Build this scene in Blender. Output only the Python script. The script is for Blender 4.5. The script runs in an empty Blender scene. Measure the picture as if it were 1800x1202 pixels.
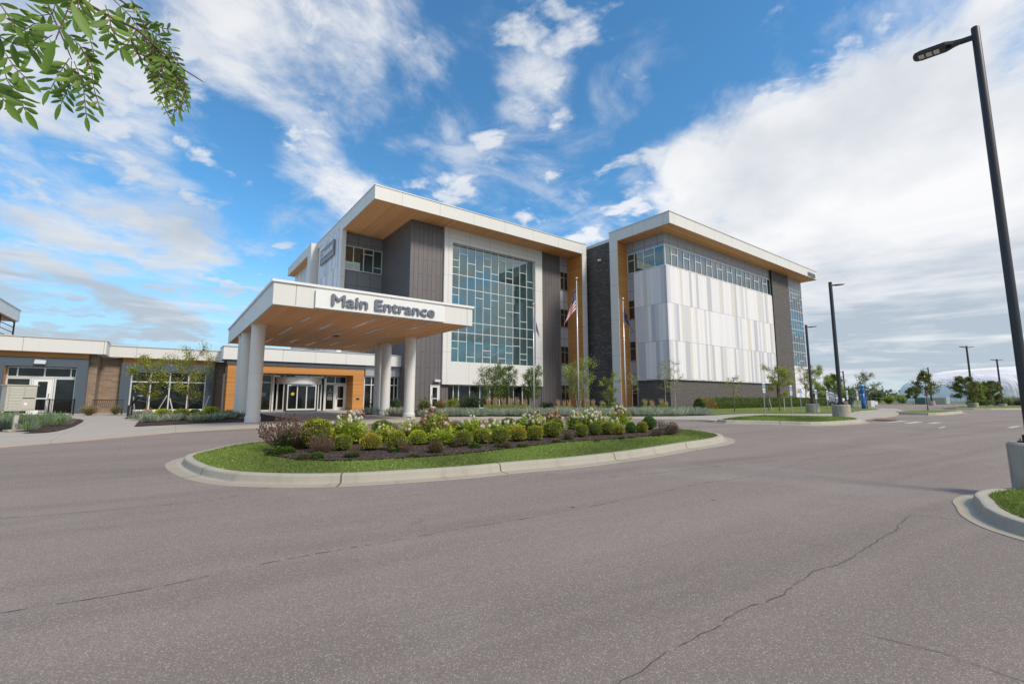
import bpy, bmesh, math, random
import numpy as np
from mathutils import Vector, Matrix
R = math.radians
scene = bpy.context.scene
COL = scene.collection
rnd = random.Random(7)

# ------------------------------------------------------------------ survey helpers
F, CX, CY, PIT, EYE = 800.0, 900, 601, math.atan(99/800), 1.6
AX = R(53); U1 = (math.sin(AX), math.cos(AX)); U2 = (-math.cos(AX), math.sin(AX))
ROT = R(37)
def gz(Y):                                   # the site rises gently from the road to the building pads
    k = min(1, max(0, (Y-4)/20)); return .5*k*k*(3-2*k)
def ray(px, py):
    u = (px-CX)/F; v = (py-CY)/F
    return (u, math.cos(PIT)+v*math.sin(PIT), math.sin(PIT)-v*math.cos(PIT))
def at(px, Y): d = ray(px, 700); return d[0]/d[1]*Y
def zat(px, py, Y): d = ray(px, py); return EYE+d[2]/d[1]*Y
def G(px, py, off=0):
    d = ray(px, py); z = 0
    for i in range(150):
        k = (z+off-EYE)/d[2]; z = .7*z+.3*gz(d[1]*k)
    return (d[0]*k, d[1]*k)
def xy(s, t): return (s*U1[0]+t*U2[0], s*U1[1]+t*U2[1])

# ------------------------------------------------------------------ object helpers
def prop(o, label=None, cat=None, group=None, kind=None):
    if label: o['label'] = label
    if cat: o['category'] = cat
    if group: o['group'] = group
    if kind: o['kind'] = kind
    return o
def empty(name, loc=(0,0,0), rz=0, **k):
    o = bpy.data.objects.new(name, None); COL.objects.link(o)
    o.location = loc; o.rotation_euler = (0,0,rz); o.empty_display_size = .3
    return prop(o, **k)
def copy_tree(o, parent=None):
    c = o.copy(); COL.objects.link(c); c.parent = parent
    for ch in list(o.children): copy_tree(ch, c)
    return c
class MB:
    def __init__(s): s.v=[]; s.f=[]; s.mi=[]; s.cur=0
    def add(s, vs, fs):
        n=len(s.v); s.v += [tuple(p) for p in vs]
        s.f += [tuple(i+n for i in f) for f in fs]; s.mi += [s.cur]*len(fs); return s
    def box(s, x0,x1,y0,y1,z0,z1, b=0):
        v=[(x0,y0,z0),(x1,y0,z0),(x1,y1,z0),(x0,y1,z0),(x0,y0,z1),(x1,y0,z1),(x1,y1,z1),(x0,y1,z1)]
        return s.add(v,[(0,3,2,1),(4,5,6,7),(0,1,5,4),(1,2,6,5),(2,3,7,6),(3,0,4,7)])
    def quad(s,a,b,c,d): return s.add([a,b,c,d],[(0,1,2,3)])
    def tube(s, pts, rads, n=8, cap=True):
        pts=[Vector(p) for p in pts]; 
        if not hasattr(rads,'__len__'): rads=[rads]*len(pts)
        vs=[]; prev=None
        for i,p in enumerate(pts):
            d=(pts[min(i+1,len(pts)-1)]-pts[max(i-1,0)]).normalized()
            a=Vector((0,0,1)) if abs(d.z)<.9 else Vector((1,0,0))
            if prev is not None: a=prev
            u=(a-d*a.dot(d)).normalized(); w=d.cross(u); prev=u
            for k in range(n):
                t=2*math.pi*k/n; vs.append(p+(u*math.cos(t)+w*math.sin(t))*rads[i])
        fs=[]
        for i in range(len(pts)-1):
            for k in range(n):
                fs.append((i*n+k,i*n+(k+1)%n,(i+1)*n+(k+1)%n,(i+1)*n+k))
        if cap: fs.append(tuple(range(n-1,-1,-1))); fs.append(tuple(len(vs)-n+k for k in range(n)))
        return s.add(vs,fs)
    def lathe(s, prof, n=24, c=(0,0), a0=0, a1=2*math.pi, caps=True):
        vs=[]; full=abs(a1-a0-2*math.pi)<1e-6; m=n if full else n+1
        for r,z in prof:
            for k in range(m):
                a=a0+(a1-a0)*k/n; vs.append((c[0]+r*math.cos(a),c[1]+r*math.sin(a),z))
        fs=[]
        for i in range(len(prof)-1):
            for k in range(n):
                k2=(k+1)%m; fs.append((i*m+k,i*m+k2,(i+1)*m+k2,(i+1)*m+k))
        if full and caps:
            fs.append(tuple(range(m-1,-1,-1))); fs.append(tuple(len(vs)-m+k for k in range(m)))
        return s.add(vs,fs)
    def prism(s, poly, z0, z1):
        n=len(poly); vs=[(x,y,z0) for x,y in poly]+[(x,y,z1) for x,y in poly]
        fs=[tuple(range(n-1,-1,-1)),tuple(range(n,2*n))]+[(i,(i+1)%n,(i+1)%n+n,i+n) for i in range(n)]
        return s.add(vs,fs)
    def extrude_y(s, poly, y0, y1):          # polygon in x,z pushed along y
        n=len(poly); vs=[(x,y0,z) for x,z in poly]+[(x,y1,z) for x,z in poly]
        fs=[tuple(range(n)),tuple(range(2*n-1,n-1,-1))]+[(i+n,(i+1)%n+n,(i+1)%n,i) for i in range(n)]
        return s.add(vs,fs)
    def blob(s, c, r, sc=(1,1,1), seed=0, amp=.15, seg=10, ring=7):
        q=random.Random(seed); vs=[(c[0],c[1],c[2]+r*sc[2])]
        for i in range(1,ring):
            th=math.pi*i/ring
            for k in range(seg):
                ph=2*math.pi*k/seg+(i%2)*.3; rr=r*(1+amp*(q.random()-.5)*2)
                vs.append((c[0]+rr*sc[0]*math.sin(th)*math.cos(ph),c[1]+rr*sc[1]*math.sin(th)*math.sin(ph),c[2]+rr*sc[2]*math.cos(th)))
        vs.append((c[0],c[1],c[2]-r*sc[2])); fs=[]
        for k in range(seg): fs.append((0,1+k,1+(k+1)%seg))
        for i in range(ring-2):
            for k in range(seg):
                a=1+i*seg+k; b=1+i*seg+(k+1)%seg; fs.append((a,a+seg,b+seg,b))
        l=len(vs)-1; o=1+(ring-2)*seg
        for k in range(seg): fs.append((l,o+(k+1)%seg,o+k))
        return s.add(vs,fs)
    def mesh(s, name, mats, smooth=False):
        me=bpy.data.meshes.new(name); me.from_pydata(s.v,[],s.f)
        for m in (mats if isinstance(mats,(list,tuple)) else [mats]): me.materials.append(m)
        if s.cur or any(s.mi): me.polygons.foreach_set('material_index',s.mi)
        if smooth: me.polygons.foreach_set('use_smooth',[True]*len(s.f))
        me.update(); return me
    def build(s, name, mats, parent=None, smooth=False, off=None, bevel=0, **k):
        o=bpy.data.objects.new(name, s.mesh(name,mats,smooth)); COL.objects.link(o); o.parent=parent
        if off is not None: o.location=off
        if bevel:
            b=o.modifiers.new('edge','BEVEL'); b.width=bevel; b.segments=2; b.limit_method='ANGLE'; b.angle_limit=R(40)
        return prop(o, **k)

# ------------------------------------------------------------------ materials
class NT:
    def __init__(s, name, world=False):
        if world: s.m=name; s.t=name.node_tree
        else: s.m=bpy.data.materials.new(name); s.m.use_nodes=True; s.t=s.m.node_tree
        s.t.nodes.clear()
    def n(s, ty, **kw):
        nd=s.t.nodes.new('ShaderNode'+ty)
        for k,v in kw.items():
            if k.startswith('i_'):
                key=k[2:]; key=int(key) if key.isdigit() else key.replace('_',' ')
                s.put(nd.inputs[key], v)
            else: setattr(nd,k,v)
        return nd
    def put(s, sock, v):
        if isinstance(v,bpy.types.NodeSocket): s.t.links.new(v,sock)
        elif isinstance(v,bpy.types.Node): s.t.links.new(v.outputs[0],sock)
        else:
            if hasattr(sock,'default_value') and hasattr(sock.default_value,'__len__') and len(sock.default_value)==4 and hasattr(v,'__len__') and len(v)==3: v=(*v,1)
            sock.default_value=v
    def math(s, op, a, b=0.0, c=0.0, clamp=False):
        nd=s.n('Math',operation=op,use_clamp=clamp); s.put(nd.inputs[0],a); s.put(nd.inputs[1],b)
        if len(nd.inputs)>2: s.put(nd.inputs[2],c)
        return nd.outputs[0]
    def mix(s, f, a, b, blend='MIX'):
        nd=s.n('Mix',data_type='RGBA',blend_type=blend); s.put(nd.inputs[0],f); s.put(nd.inputs[6],a); s.put(nd.inputs[7],b); return nd.outputs[2]
    def ramp(s, f, stops, interp='LINEAR'):
        nd=s.n('ValToRGB'); s.put(nd.inputs[0],f); cr=nd.color_ramp; cr.interpolation=interp
        while len(cr.elements)<len(stops): cr.elements.new(.5)
        for e,(p,c) in zip(cr.elements,stops): e.position=p; e.color=(*c,1) if len(c)==3 else c
        return nd.outputs[0]
    def noise(s, vec, scale, detail=4, rough=.55, dist=0):
        nd=s.n('TexNoise'); nd.inputs['Scale'].default_value=scale; nd.inputs['Detail'].default_value=detail
        nd.inputs['Roughness'].default_value=rough; nd.inputs['Distortion'].default_value=dist
        if vec is not None: s.put(nd.inputs['Vector'],vec)
        return nd.outputs[0]
    def obj(s): return s.n('TexCoord').outputs['Object']
    def sep(s, v): nd=s.n('SeparateXYZ'); s.put(nd.inputs[0],v); return nd.outputs
    def comb(s, x=0.,y=0.,z=0.):
        nd=s.n('CombineXYZ'); s.put(nd.inputs[0],x); s.put(nd.inputs[1],y); s.put(nd.inputs[2],z); return nd.outputs[0]
    def bump(s, h, strength=.3, dist=.02):
        nd=s.n('Bump'); nd.inputs['Strength'].default_value=strength; nd.inputs['Distance'].default_value=dist; s.put(nd.inputs['Height'],h); return nd.outputs[0]
    def out(s, color, rough=.6, metal=0., normal=None, spec=.5, transl=None, coat=0.):
        b=s.n('BsdfPrincipled'); s.put(b.inputs['Base Color'],color); s.put(b.inputs['Roughness'],rough); b.inputs['Metallic'].default_value=metal
        b.inputs['Specular IOR Level'].default_value=spec; b.inputs['Coat Weight'].default_value=coat
        if normal is not None: s.put(b.inputs['Normal'],normal)
        o=s.n('OutputMaterial'); sh=b.outputs[0]
        if transl:
            tr=s.n('BsdfTranslucent'); s.put(tr.inputs[0],color); mx=s.n('MixShader'); mx.inputs[0].default_value=transl
            s.put(mx.inputs[1],sh); s.put(mx.inputs[2],tr.outputs[0]); sh=mx.outputs[0]
        s.put(o.inputs[0],sh); return s.m
def line_mask(nt, x, period, w, off=0.):
    a=nt.math('FRACT', nt.math('DIVIDE', nt.math('ADD',x,off), period)); return nt.math('LESS_THAN', a, w/period)

def m_plain(name, col, rough=.6, metal=0, amt=.12, scale=3, spec=.5, bump=0):
    t=NT(name); o=t.obj(); n=t.noise(o,scale,5)
    c=t.mix(t.math('MULTIPLY',n,1.0), tuple(x*(1-amt) for x in col), tuple(min(1,x*(1+amt)) for x in col))
    nm=t.bump(t.noise(o,scale*12,4),bump,.01) if bump else None
    return t.out(c,rough,metal,nm,spec)
def m_panel(name, col, ph, pz, w=.028, dark=.55, oh=0., oz=0., rough=.42, amt=.05, metal=0.):
    t=NT(name); o=t.obj(); x,y,z=t.sep(o)[:3]; h=t.math('ADD',x,y)
    cell=t.n('TexWhiteNoise',noise_dimensions='2D'); 
    t.put(cell.inputs[0] if cell.noise_dimensions=='3D' else cell.inputs['Vector'], t.comb(t.math('FLOOR',t.math('DIVIDE',t.math('ADD',h,oh),ph)), t.math('FLOOR',t.math('DIVIDE',t.math('ADD',z,oz),pz)),0.))
    var=t.math('ADD', t.math('MULTIPLY',cell.outputs[0],amt), t.math('MULTIPLY',t.noise(o,.6,4),amt))
    c=t.mix(var, col, tuple(x_*.35 for x_ in col))
    # faint dirt runs
    st=t.noise(t.comb(t.math('MULTIPLY',h,5.),0.,t.math('MULTIPLY',z,.35)),1.,5,.6)
    c=t.mix(t.math('MULTIPLY',t.math('SUBTRACT',st,.52,clamp=True),.55), c, tuple(x_*.45 for x_ in col))
    m=t.math('MAXIMUM', line_mask(t,h,ph,w,oh), line_mask(t,z,pz,w,oz))
    c=t.mix(t.math('MULTIPLY',m,dark), c, (.06,.06,.065))
    return t.out(c,rough,metal,t.bump(m,.25,-.02))
def m_siding(name, col, ww=.46, lh=2.9):
    t=NT(name); o=t.obj(); x,y,z=t.sep(o)[:3]; h=t.math('ADD',x,y)
    b=t.n('TexBrick',offset=.5,offset_frequency=2,squash=1); t.put(b.inputs['Vector'],t.comb(z,t.math('ADD',h,200.),0.))
    b.inputs['Color1'].default_value=(*col,1); b.inputs['Color2'].default_value=(*[c*.86 for c in col],1)
    b.inputs['Mortar'].default_value=(*[c*.22 for c in col],1); b.inputs['Scale'].default_value=1
    b.inputs['Mortar Size'].default_value=.018; b.inputs['Brick Width'].default_value=lh; b.inputs['Row Height'].default_value=ww; b.inputs['Bias'].default_value=-.2
    c=t.mix(t.math('MULTIPLY',t.noise(o,1.5,5),.35), b.outputs[0], tuple(c*.7 for c in col))
    return t.out(c,.5,.1,t.bump(b.outputs['Fac'],.4,-.02))
def m_brick(name, c1, c2, mortar, bw=.4, rh=.13, ms=.014, bias=0., rough=.85, contrast=0):
    t=NT(name); o=t.obj(); x,y,z=t.sep(o)[:3]; h=t.math('ADD',x,y)
    b=t.n('TexBrick'); t.put(b.inputs['Vector'],t.comb(t.math('ADD',h,200.),z,0.))
    for k,v in (('Color1',c1),('Color2',c2),('Mortar',mortar)): b.inputs[k].default_value=(*v,1)
    b.inputs['Scale'].default_value=1; b.inputs['Mortar Size'].default_value=ms; b.inputs['Brick Width'].default_value=bw; b.inputs['Row Height'].default_value=rh; b.inputs['Bias'].default_value=bias
    wn=t.n('TexWhiteNoise',noise_dimensions='2D'); t.put(wn.inputs['Vector'],t.comb(t.math('FLOOR',t.math('DIVIDE',h,bw)),t.math('FLOOR',t.math('DIVIDE',z,rh)),0.))
    c=t.mix(t.math('MULTIPLY',wn.outputs[0],.5+contrast), b.outputs[0], tuple(a*.55 for a in c1))
    c=t.mix(t.math('MULTIPLY',t.noise(o,.7,5),.35), c, tuple(a*.75 for a in c2))
    # control joints
    c=t.mix(t.math('MULTIPLY',line_mask(t,z,4.37,.06,1.2),.6), c, tuple(a*.5 for a in c1))
    return t.out(c,rough,0,t.bump(b.outputs['Fac'],.5,-.01))
def m_stripe(name, pw=.42):
    t=NT(name); o=t.obj(); x,y,z=t.sep(o)[:3]; h=t.math('ADD',x,y)
    st=t.math('FLOOR',t.math('DIVIDE',t.math('ADD',z,.25),3.72)); ci=t.math('FLOOR',t.math('DIVIDE',h,pw))
    wn=t.n('TexWhiteNoise',noise_dimensions='2D'); t.put(wn.inputs['Vector'],t.comb(ci,st,0.))
    c=t.ramp(wn.outputs[0],[(0,(.79,.77,.80)),(.36,(.64,.63,.68)),(.50,(.69,.65,.60)),(.64,(.52,.52,.58)),(.78,(.83,.81,.83))],'CONSTANT')
    c=t.mix(t.math('MULTIPLY',t.noise(o,.8,5),.06), c, (.3,.3,.34))
    m=t.math('MAXIMUM', t.math('MULTIPLY',line_mask(t,h,pw,.02),.5), line_mask(t,z,3.72,.035,.25))
    c=t.mix(t.math('MULTIPLY',m,.6), c, (.1,.1,.12))
    return t.out(c,.45,0,t.bump(m,.2,-.02))
def m_wood(name, col, axis='z', pw=.14, rough=.5, dark=.55):
    t=NT(name); o=t.obj(); x,y,z=t.sep(o)[:3]
    q={'z':z,'x':x,'y':y}[axis]; run=t.math('ADD',x,y) if axis=='z' else (y if axis=='x' else x)
    idx=t.math('FLOOR',t.math('DIVIDE',q,pw)); wn=t.n('TexWhiteNoise',noise_dimensions='1D'); t.put(wn.inputs['W'],idx)
    g=t.noise(t.comb(t.math('MULTIPLY',run,.7),t.math('MULTIPLY',q,22.),idx),1.6,5,.6)
    c=t.mix(wn.outputs[0], tuple(a*.84 for a in col), tuple(min(1,a*1.1) for a in col))
    c=t.mix(t.math('MULTIPLY',g,.5), c, tuple(a*.62 for a in col))
    m=line_mask(t,q,pw,.014); j=line_mask(t,t.math('ADD',run,t.math('MULTIPLY',wn.outputs[0],3.)),3.6,.015)
    m=t.math('MAXIMUM',m,t.math('MULTIPLY',j,.6))
    c=t.mix(t.math('MULTIPLY',m,dark), c, tuple(a*.15 for a in col))
    return t.out(c,rough,0,t.bump(m,.3,-.01),.4)
def m_glass(name, tint=(.50,.60,.58), deep=(.010,.030,.032), refl=.4):
    t=NT(name); o=t.obj(); nm=t.bump(t.noise(o,.55,2),.05,.12)
    fr=t.n('Fresnel'); fr.inputs[0].default_value=1.5; t.put(fr.inputs[1],nm)
    gl=t.n('BsdfGlossy'); gl.inputs['Roughness'].default_value=.015; gl.inputs['Color'].default_value=(*tint,1); t.put(gl.inputs['Normal'],nm)
    x,y,z=t.sep(o)[:3]
    blind=t.noise(t.comb(t.math('MULTIPLY',t.math('ADD',x,y),.8),0.,t.math('MULTIPLY',z,.45)),1.,2)
    df=t.n('BsdfDiffuse'); t.put(df.inputs[0], t.mix(t.math('MULTIPLY',t.math('SUBTRACT',blind,.5,clamp=True),2.), deep, tuple(min(1,a*3.5+.02) for a in deep)))
    mx=t.n('MixShader'); t.put(mx.inputs[0], t.math('ADD',t.math('MULTIPLY',fr.outputs[0],.9),refl,clamp=True)); t.put(mx.inputs[1],df.outputs[0]); t.put(mx.inputs[2],gl.outputs[0])
    ou=t.n('OutputMaterial'); t.put(ou.inputs[0],mx.outputs[0]); return t.m
def m_leaf(name, tr=.35, rough=.5, gain=2.1):
    t=NT(name); a0=t.n('Attribute',attribute_name='Col'); oi=t.n('ObjectInfo'); a=t.n('VectorMath',operation='SCALE'); t.put(a.inputs[0],a0.outputs['Color']); a.inputs['Scale'].default_value=gain
    c=t.mix(t.math('MULTIPLY',oi.outputs['Random'],.35), a.outputs[0], t.mix(1.,a.outputs[0],(.75,.8,.55),'MULTIPLY'))
    return t.out(c,rough,0,None,.35,transl=tr)
def m_concrete(name, col, amt=.2, joints=None):
    t=NT(name); o=t.obj(); n=t.noise(o,.9,8,.65); n2=t.noise(o,55,3)
    c=t.mix(n, tuple(a*(1-amt) for a in col), tuple(min(1,a*(1+amt)) for a in col))
    c=t.mix(t.math('MULTIPLY',n2,.25), c, tuple(a*.6 for a in col))
    if joints:
        x,y,z=t.sep(o)[:3]
        a=t.math('ADD',t.math('MULTIPLY',x,U1[0]),t.math('MULTIPLY',y,U1[1])); b=t.math('ADD',t.math('MULTIPLY',x,U2[0]),t.math('MULTIPLY',y,U2[1]))
        m=t.math('MAXIMUM',line_mask(t,a,joints,.02,100.3),line_mask(t,b,joints,.02,100.3)); c=t.mix(t.math('MULTIPLY',m,.45),c,tuple(a_*.3 for a_ in col))
    return t.out(c,.85,0,t.bump(n2,.25,.01),.3)
def m_kerb(name, col):
    t=NT(name); uv=t.n('UVMap').outputs[0]; o=t.obj(); x,y,z=t.sep(uv)[:3]
    n=t.noise(o,2.2,8,.7); n2=t.noise(o,70,3)
    c=t.mix(n, tuple(a*.76 for a in col), tuple(a*1.12 for a in col)); c=t.mix(t.math('MULTIPLY',n2,.3),c,tuple(a*.6 for a in col))
    gut=t.math('GREATER_THAN',y,.3); c=t.mix(t.math('MULTIPLY',gut,.5),c,(.34,.27,.205))
    stn=t.noise(t.comb(t.math('MULTIPLY',x,3.),t.math('MULTIPLY',y,.8),0.),1.5,5); c=t.mix(t.math('MULTIPLY',t.math('SUBTRACT',stn,.55,clamp=True),1.6),c,(.16,.14,.11))
    m=line_mask(t,x,3.05,.03); c=t.mix(t.math('MULTIPLY',m,.85),c,(.05,.05,.045))
    return t.out(c,.85,0,t.bump(t.math('SUBTRACT',n2,t.math('MULTIPLY',m,6.)),.35,.008),.3)

def m_asphalt():
    t=NT('asphalt'); o=t.obj()
    big=t.noise(o,.13,7,.62); mid=t.noise(o,.8,7,.65); x,y,z=t.sep(o)[:3]
    ang=t.comb(t.math('MULTIPLY',t.math('ADD',t.math('MULTIPLY',x,.45),t.math('MULTIPLY',y,-.9)),1.3),t.math('MULTIPLY',t.math('ADD',t.math('MULTIPLY',x,.9),t.math('MULTIPLY',y,.45)),.10),0.)
    lane=t.noise(ang,.6,6,.6,.6)
    c=t.mix(big,(.262,.215,.190),(.352,.293,.262)); c=t.mix(t.math('MULTIPLY',mid,.55),c,(.235,.193,.172))
    c=t.mix(t.math('MULTIPLY',t.math('SUBTRACT',lane,.44,clamp=True),2.4),c,(.170,.141,.127))
    pale=t.noise(o,.33,4,.5,1.2); c=t.mix(t.math('MULTIPLY',t.math('SUBTRACT',pale,.55,clamp=True),1.6),c,(.40,.36,.335))
    v=t.n('TexVoronoi'); t.put(v.inputs['Vector'],o); v.inputs['Scale'].default_value=135
    vs=t.sep(v.outputs['Color'])[0]
    c=t.mix(t.math('MULTIPLY',t.math('GREATER_THAN',vs,.90),.42),c,(.58,.53,.49)); c=t.mix(t.math('MULTIPLY',t.math('LESS_THAN',vs,.33),.32),c,(.09,.08,.072))
    fine=t.noise(o,210,3,.75); c=t.mix(t.math('MULTIPLY',t.math('SUBTRACT',fine,.5,clamp=True),1.7),c,(.10,.088,.082))
    coarse=t.noise(o,22,4,.7); c=t.mix(t.math('MULTIPLY',t.math('SUBTRACT',coarse,.52,clamp=True),1.0),c,(.15,.13,.12))
    sp=t.n('TexVoronoi'); t.put(sp.inputs['Vector'],o); sp.inputs['Scale'].default_value=.85
    c=t.mix(t.math('MULTIPLY',t.math('LESS_THAN',sp.outputs['Distance'],.028),.85),c,(.035,.032,.03))
    st=t.noise(o,.55,5,.6,2.); c=t.mix(t.math('MULTIPLY',t.math('SUBTRACT',st,.62,clamp=True),2.2),c,(.12,.104,.098))
    return t.out(c,.88,0,t.bump(t.math('ADD',vs,fine),.5,.008),.25)
def m_grass():
    t=NT('lawn_grass'); o=t.obj(); n=t.noise(o,1.1,6,.65); n2=t.noise(o,45,4,.7); n3=t.noise(o,.25,3)
    c=t.mix(n,(.12,.165,.032),(.21,.25,.06)); c=t.mix(t.math('MULTIPLY',n3,.5),c,(.13,.19,.045)); c=t.mix(t.math('MULTIPLY',t.math('SUBTRACT',n2,.4,clamp=True),1.6),c,(.05,.09,.016))
    return t.out(c,.9,0,t.bump(n2,.6,.03),.2)
def m_mulch():
    t=NT('mulch'); o=t.obj(); v=t.n('TexVoronoi'); t.put(v.inputs['Vector'],o); v.inputs['Scale'].default_value=32
    vs=t.sep(v.outputs['Color'])[0]; c=t.mix(vs,(.030,.019,.016),(.115,.078,.070)); c=t.mix(t.math('MULTIPLY',t.math('GREATER_THAN',vs,.95),.6),c,(.35,.3,.26))
    return t.out(c,.95,0,t.bump(t.math('ADD',vs,t.noise(o,60,3)),.9,.03),.2)
def m_bark(name,c1,c2,sc=8):
    t=NT(name); o=t.obj(); x,y,z=t.sep(o)[:3]; n=t.noise(t.comb(t.math('MULTIPLY',x,2.),t.math('MULTIPLY',y,2.),t.math('MULTIPLY',z,.6)),sc,6,.7)
    return t.out(t.mix(t.ramp(n,[(.35,(0,0,0)),(.65,(1,1,1))]),c1,c2),.9,0,t.bump(n,.5,.01),.2)

WHITE=(.74,.735,.72)
M={}
M['white']=m_panel('white_metal_panel',WHITE,2.44,3.72,oz=1.5)
M['fascia']=m_panel('white_fascia_panel',(.70,.69,.665),3.66,50,oz=20,oh=.6,amt=.04)
M['cap']=m_plain('metal_coping',(.62,.62,.60),.35,.2)
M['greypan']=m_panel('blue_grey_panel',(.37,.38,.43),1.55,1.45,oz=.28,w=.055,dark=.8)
M['darkpan']=m_panel('slate_panel',(.085,.093,.108),2.1,2.9,w=.03,dark=.7)
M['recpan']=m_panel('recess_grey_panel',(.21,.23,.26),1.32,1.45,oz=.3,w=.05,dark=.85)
M['bluesur']=m_panel('slate_blue_surround',(.078,.105,.135),2.6,3.5,oz=3.4-.0,w=.02,dark=.5,amt=.08)
M['siding']=m_siding('charcoal_siding',(.155,.14,.145))
M['siding2']=m_siding('charcoal_siding_side',(.150,.138,.145),.23,1.7)
M['stripe']=m_stripe('striped_panels')
M['dbrick']=m_brick('charcoal_brick',(.12,.108,.105),(.17,.155,.15),(.05,.047,.047),.4,.135,.018)
M['lbrick']=m_brick('charcoal_link_brick',(.095,.087,.085),(.22,.205,.195),(.03,.028,.028),.46,.17,.03,contrast=.45)
M['tbrick']=m_brick('tan_brick',(.30,.215,.155),(.375,.285,.21),(.20,.15,.115),.45,.11,.012)
M['soffit']=m_wood('wood_soffit',(.92,.48,.21),'x',.13)
M['soffit_y']=m_wood('wood_soffit_cross',(.92,.48,.21),'y',.13)
M['orange']=m_wood('orange_wood_siding',(.60,.27,.075),'z',.15)
M['frame']=m_plain('window_frame_aluminium',(.72,.73,.72),.35,.3,.04)
M['dframe']=m_plain('dark_window_frame',(.30,.30,.30),.4,.3,.04)
M['glass']=m_glass('teal_glass',refl=.30)
M['glassb']=m_glass('blue_sky_glass',(.52,.58,.61),(.03,.04,.045),.34)
M['dglass']=m_glass('dark_glass',(.5,.54,.56),(.010,.011,.012),.03)
M['brglass']=m_glass('bronze_glass',(.42,.38,.34),(.022,.017,.012),.12)
M['col']=m_plain('painted_column',(.70,.69,.67),.45,0,.06,1.2)
M['letter']=m_plain('letter_grey',(.16,.17,.215),.4,.3,.06)
M['black']=m_plain('black_metal',(.022,.022,.024),.45,.4)
M['pole']=m_plain('bronze_pole_paint',(.045,.043,.047),.42,.4,.15,2)
M['signpost']=m_plain('galvanised_post',(.33,.34,.35),.45,.6)
M['whitep']=m_plain('white_paint',(.78,.78,.77),.35,0,.04)
M['flagpole']=m_plain('flagpole_white',(.70,.71,.72),.3,.3,.05)
M['gold']=m_plain('finial_gold',(.65,.5,.28),.3,.7)
M['bluep']=m_plain('emergency_blue',(.012,.13,.42),.35,0,.1)
M['lens']=m_plain('led_lens',(.62,.64,.68),.2,0,.1)
M['concrete']=m_concrete('sidewalk_concrete',(.42,.38,.335),.14,3.05)
t=NT('lamp_base_concrete'); o=t.obj(); x,y,z=t.sep(o)[:3]; n=t.noise(o,3.5,9,.7); st=t.noise(t.comb(t.math('MULTIPLY',x,9.),t.math('MULTIPLY',y,9.),t.math('MULTIPLY',z,1.2)),1.3,6,.65)
c=t.mix(n,(.30,.27,.225),(.52,.475,.41)); c=t.mix(t.math('MULTIPLY',t.math('SUBTRACT',st,.5,clamp=True),2.6),c,(.16,.125,.085)); c=t.mix(t.math('MULTIPLY',t.math('SUBTRACT',t.noise(o,14,6,.75),.56,clamp=True),2.5),c,(.10,.09,.075))
M['cbase']=t.out(c,.9,0,t.bump(t.noise(o,30,6,.7),.5,.02),.2)
M['kerb']=m_kerb('kerb_concrete',(.44,.405,.34))
M['asphalt']=m_asphalt(); M['grass']=m_grass(); M['mulch']=m_mulch()
M['crack']=m_plain('crack_dark',(.105,.09,.082),.95,0,.4,20)
M['roadpaint']=m_plain('worn_road_paint',(.50,.49,.47),.8,0,.3,9)
M['field']=m_plain('far_field',(.12,.145,.045),.95,0,.35,.08)
M['leaf']=m_leaf('leaf'); M['leaf_dry']=m_leaf('dry_leaf',.15,.8,1.2)
M['bark']=m_bark('bark_brown',(.10,.075,.055),(.26,.21,.165)); M['birch']=m_bark('bark_birch',(.16,.12,.09),(.62,.57,.5),10)
M['core']=m_plain('shrub_core',(.045,.055,.014),.95)
M['stake']=m_plain('pale_stake',(.55,.52,.46),.7)
M['vinyl']=None

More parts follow.
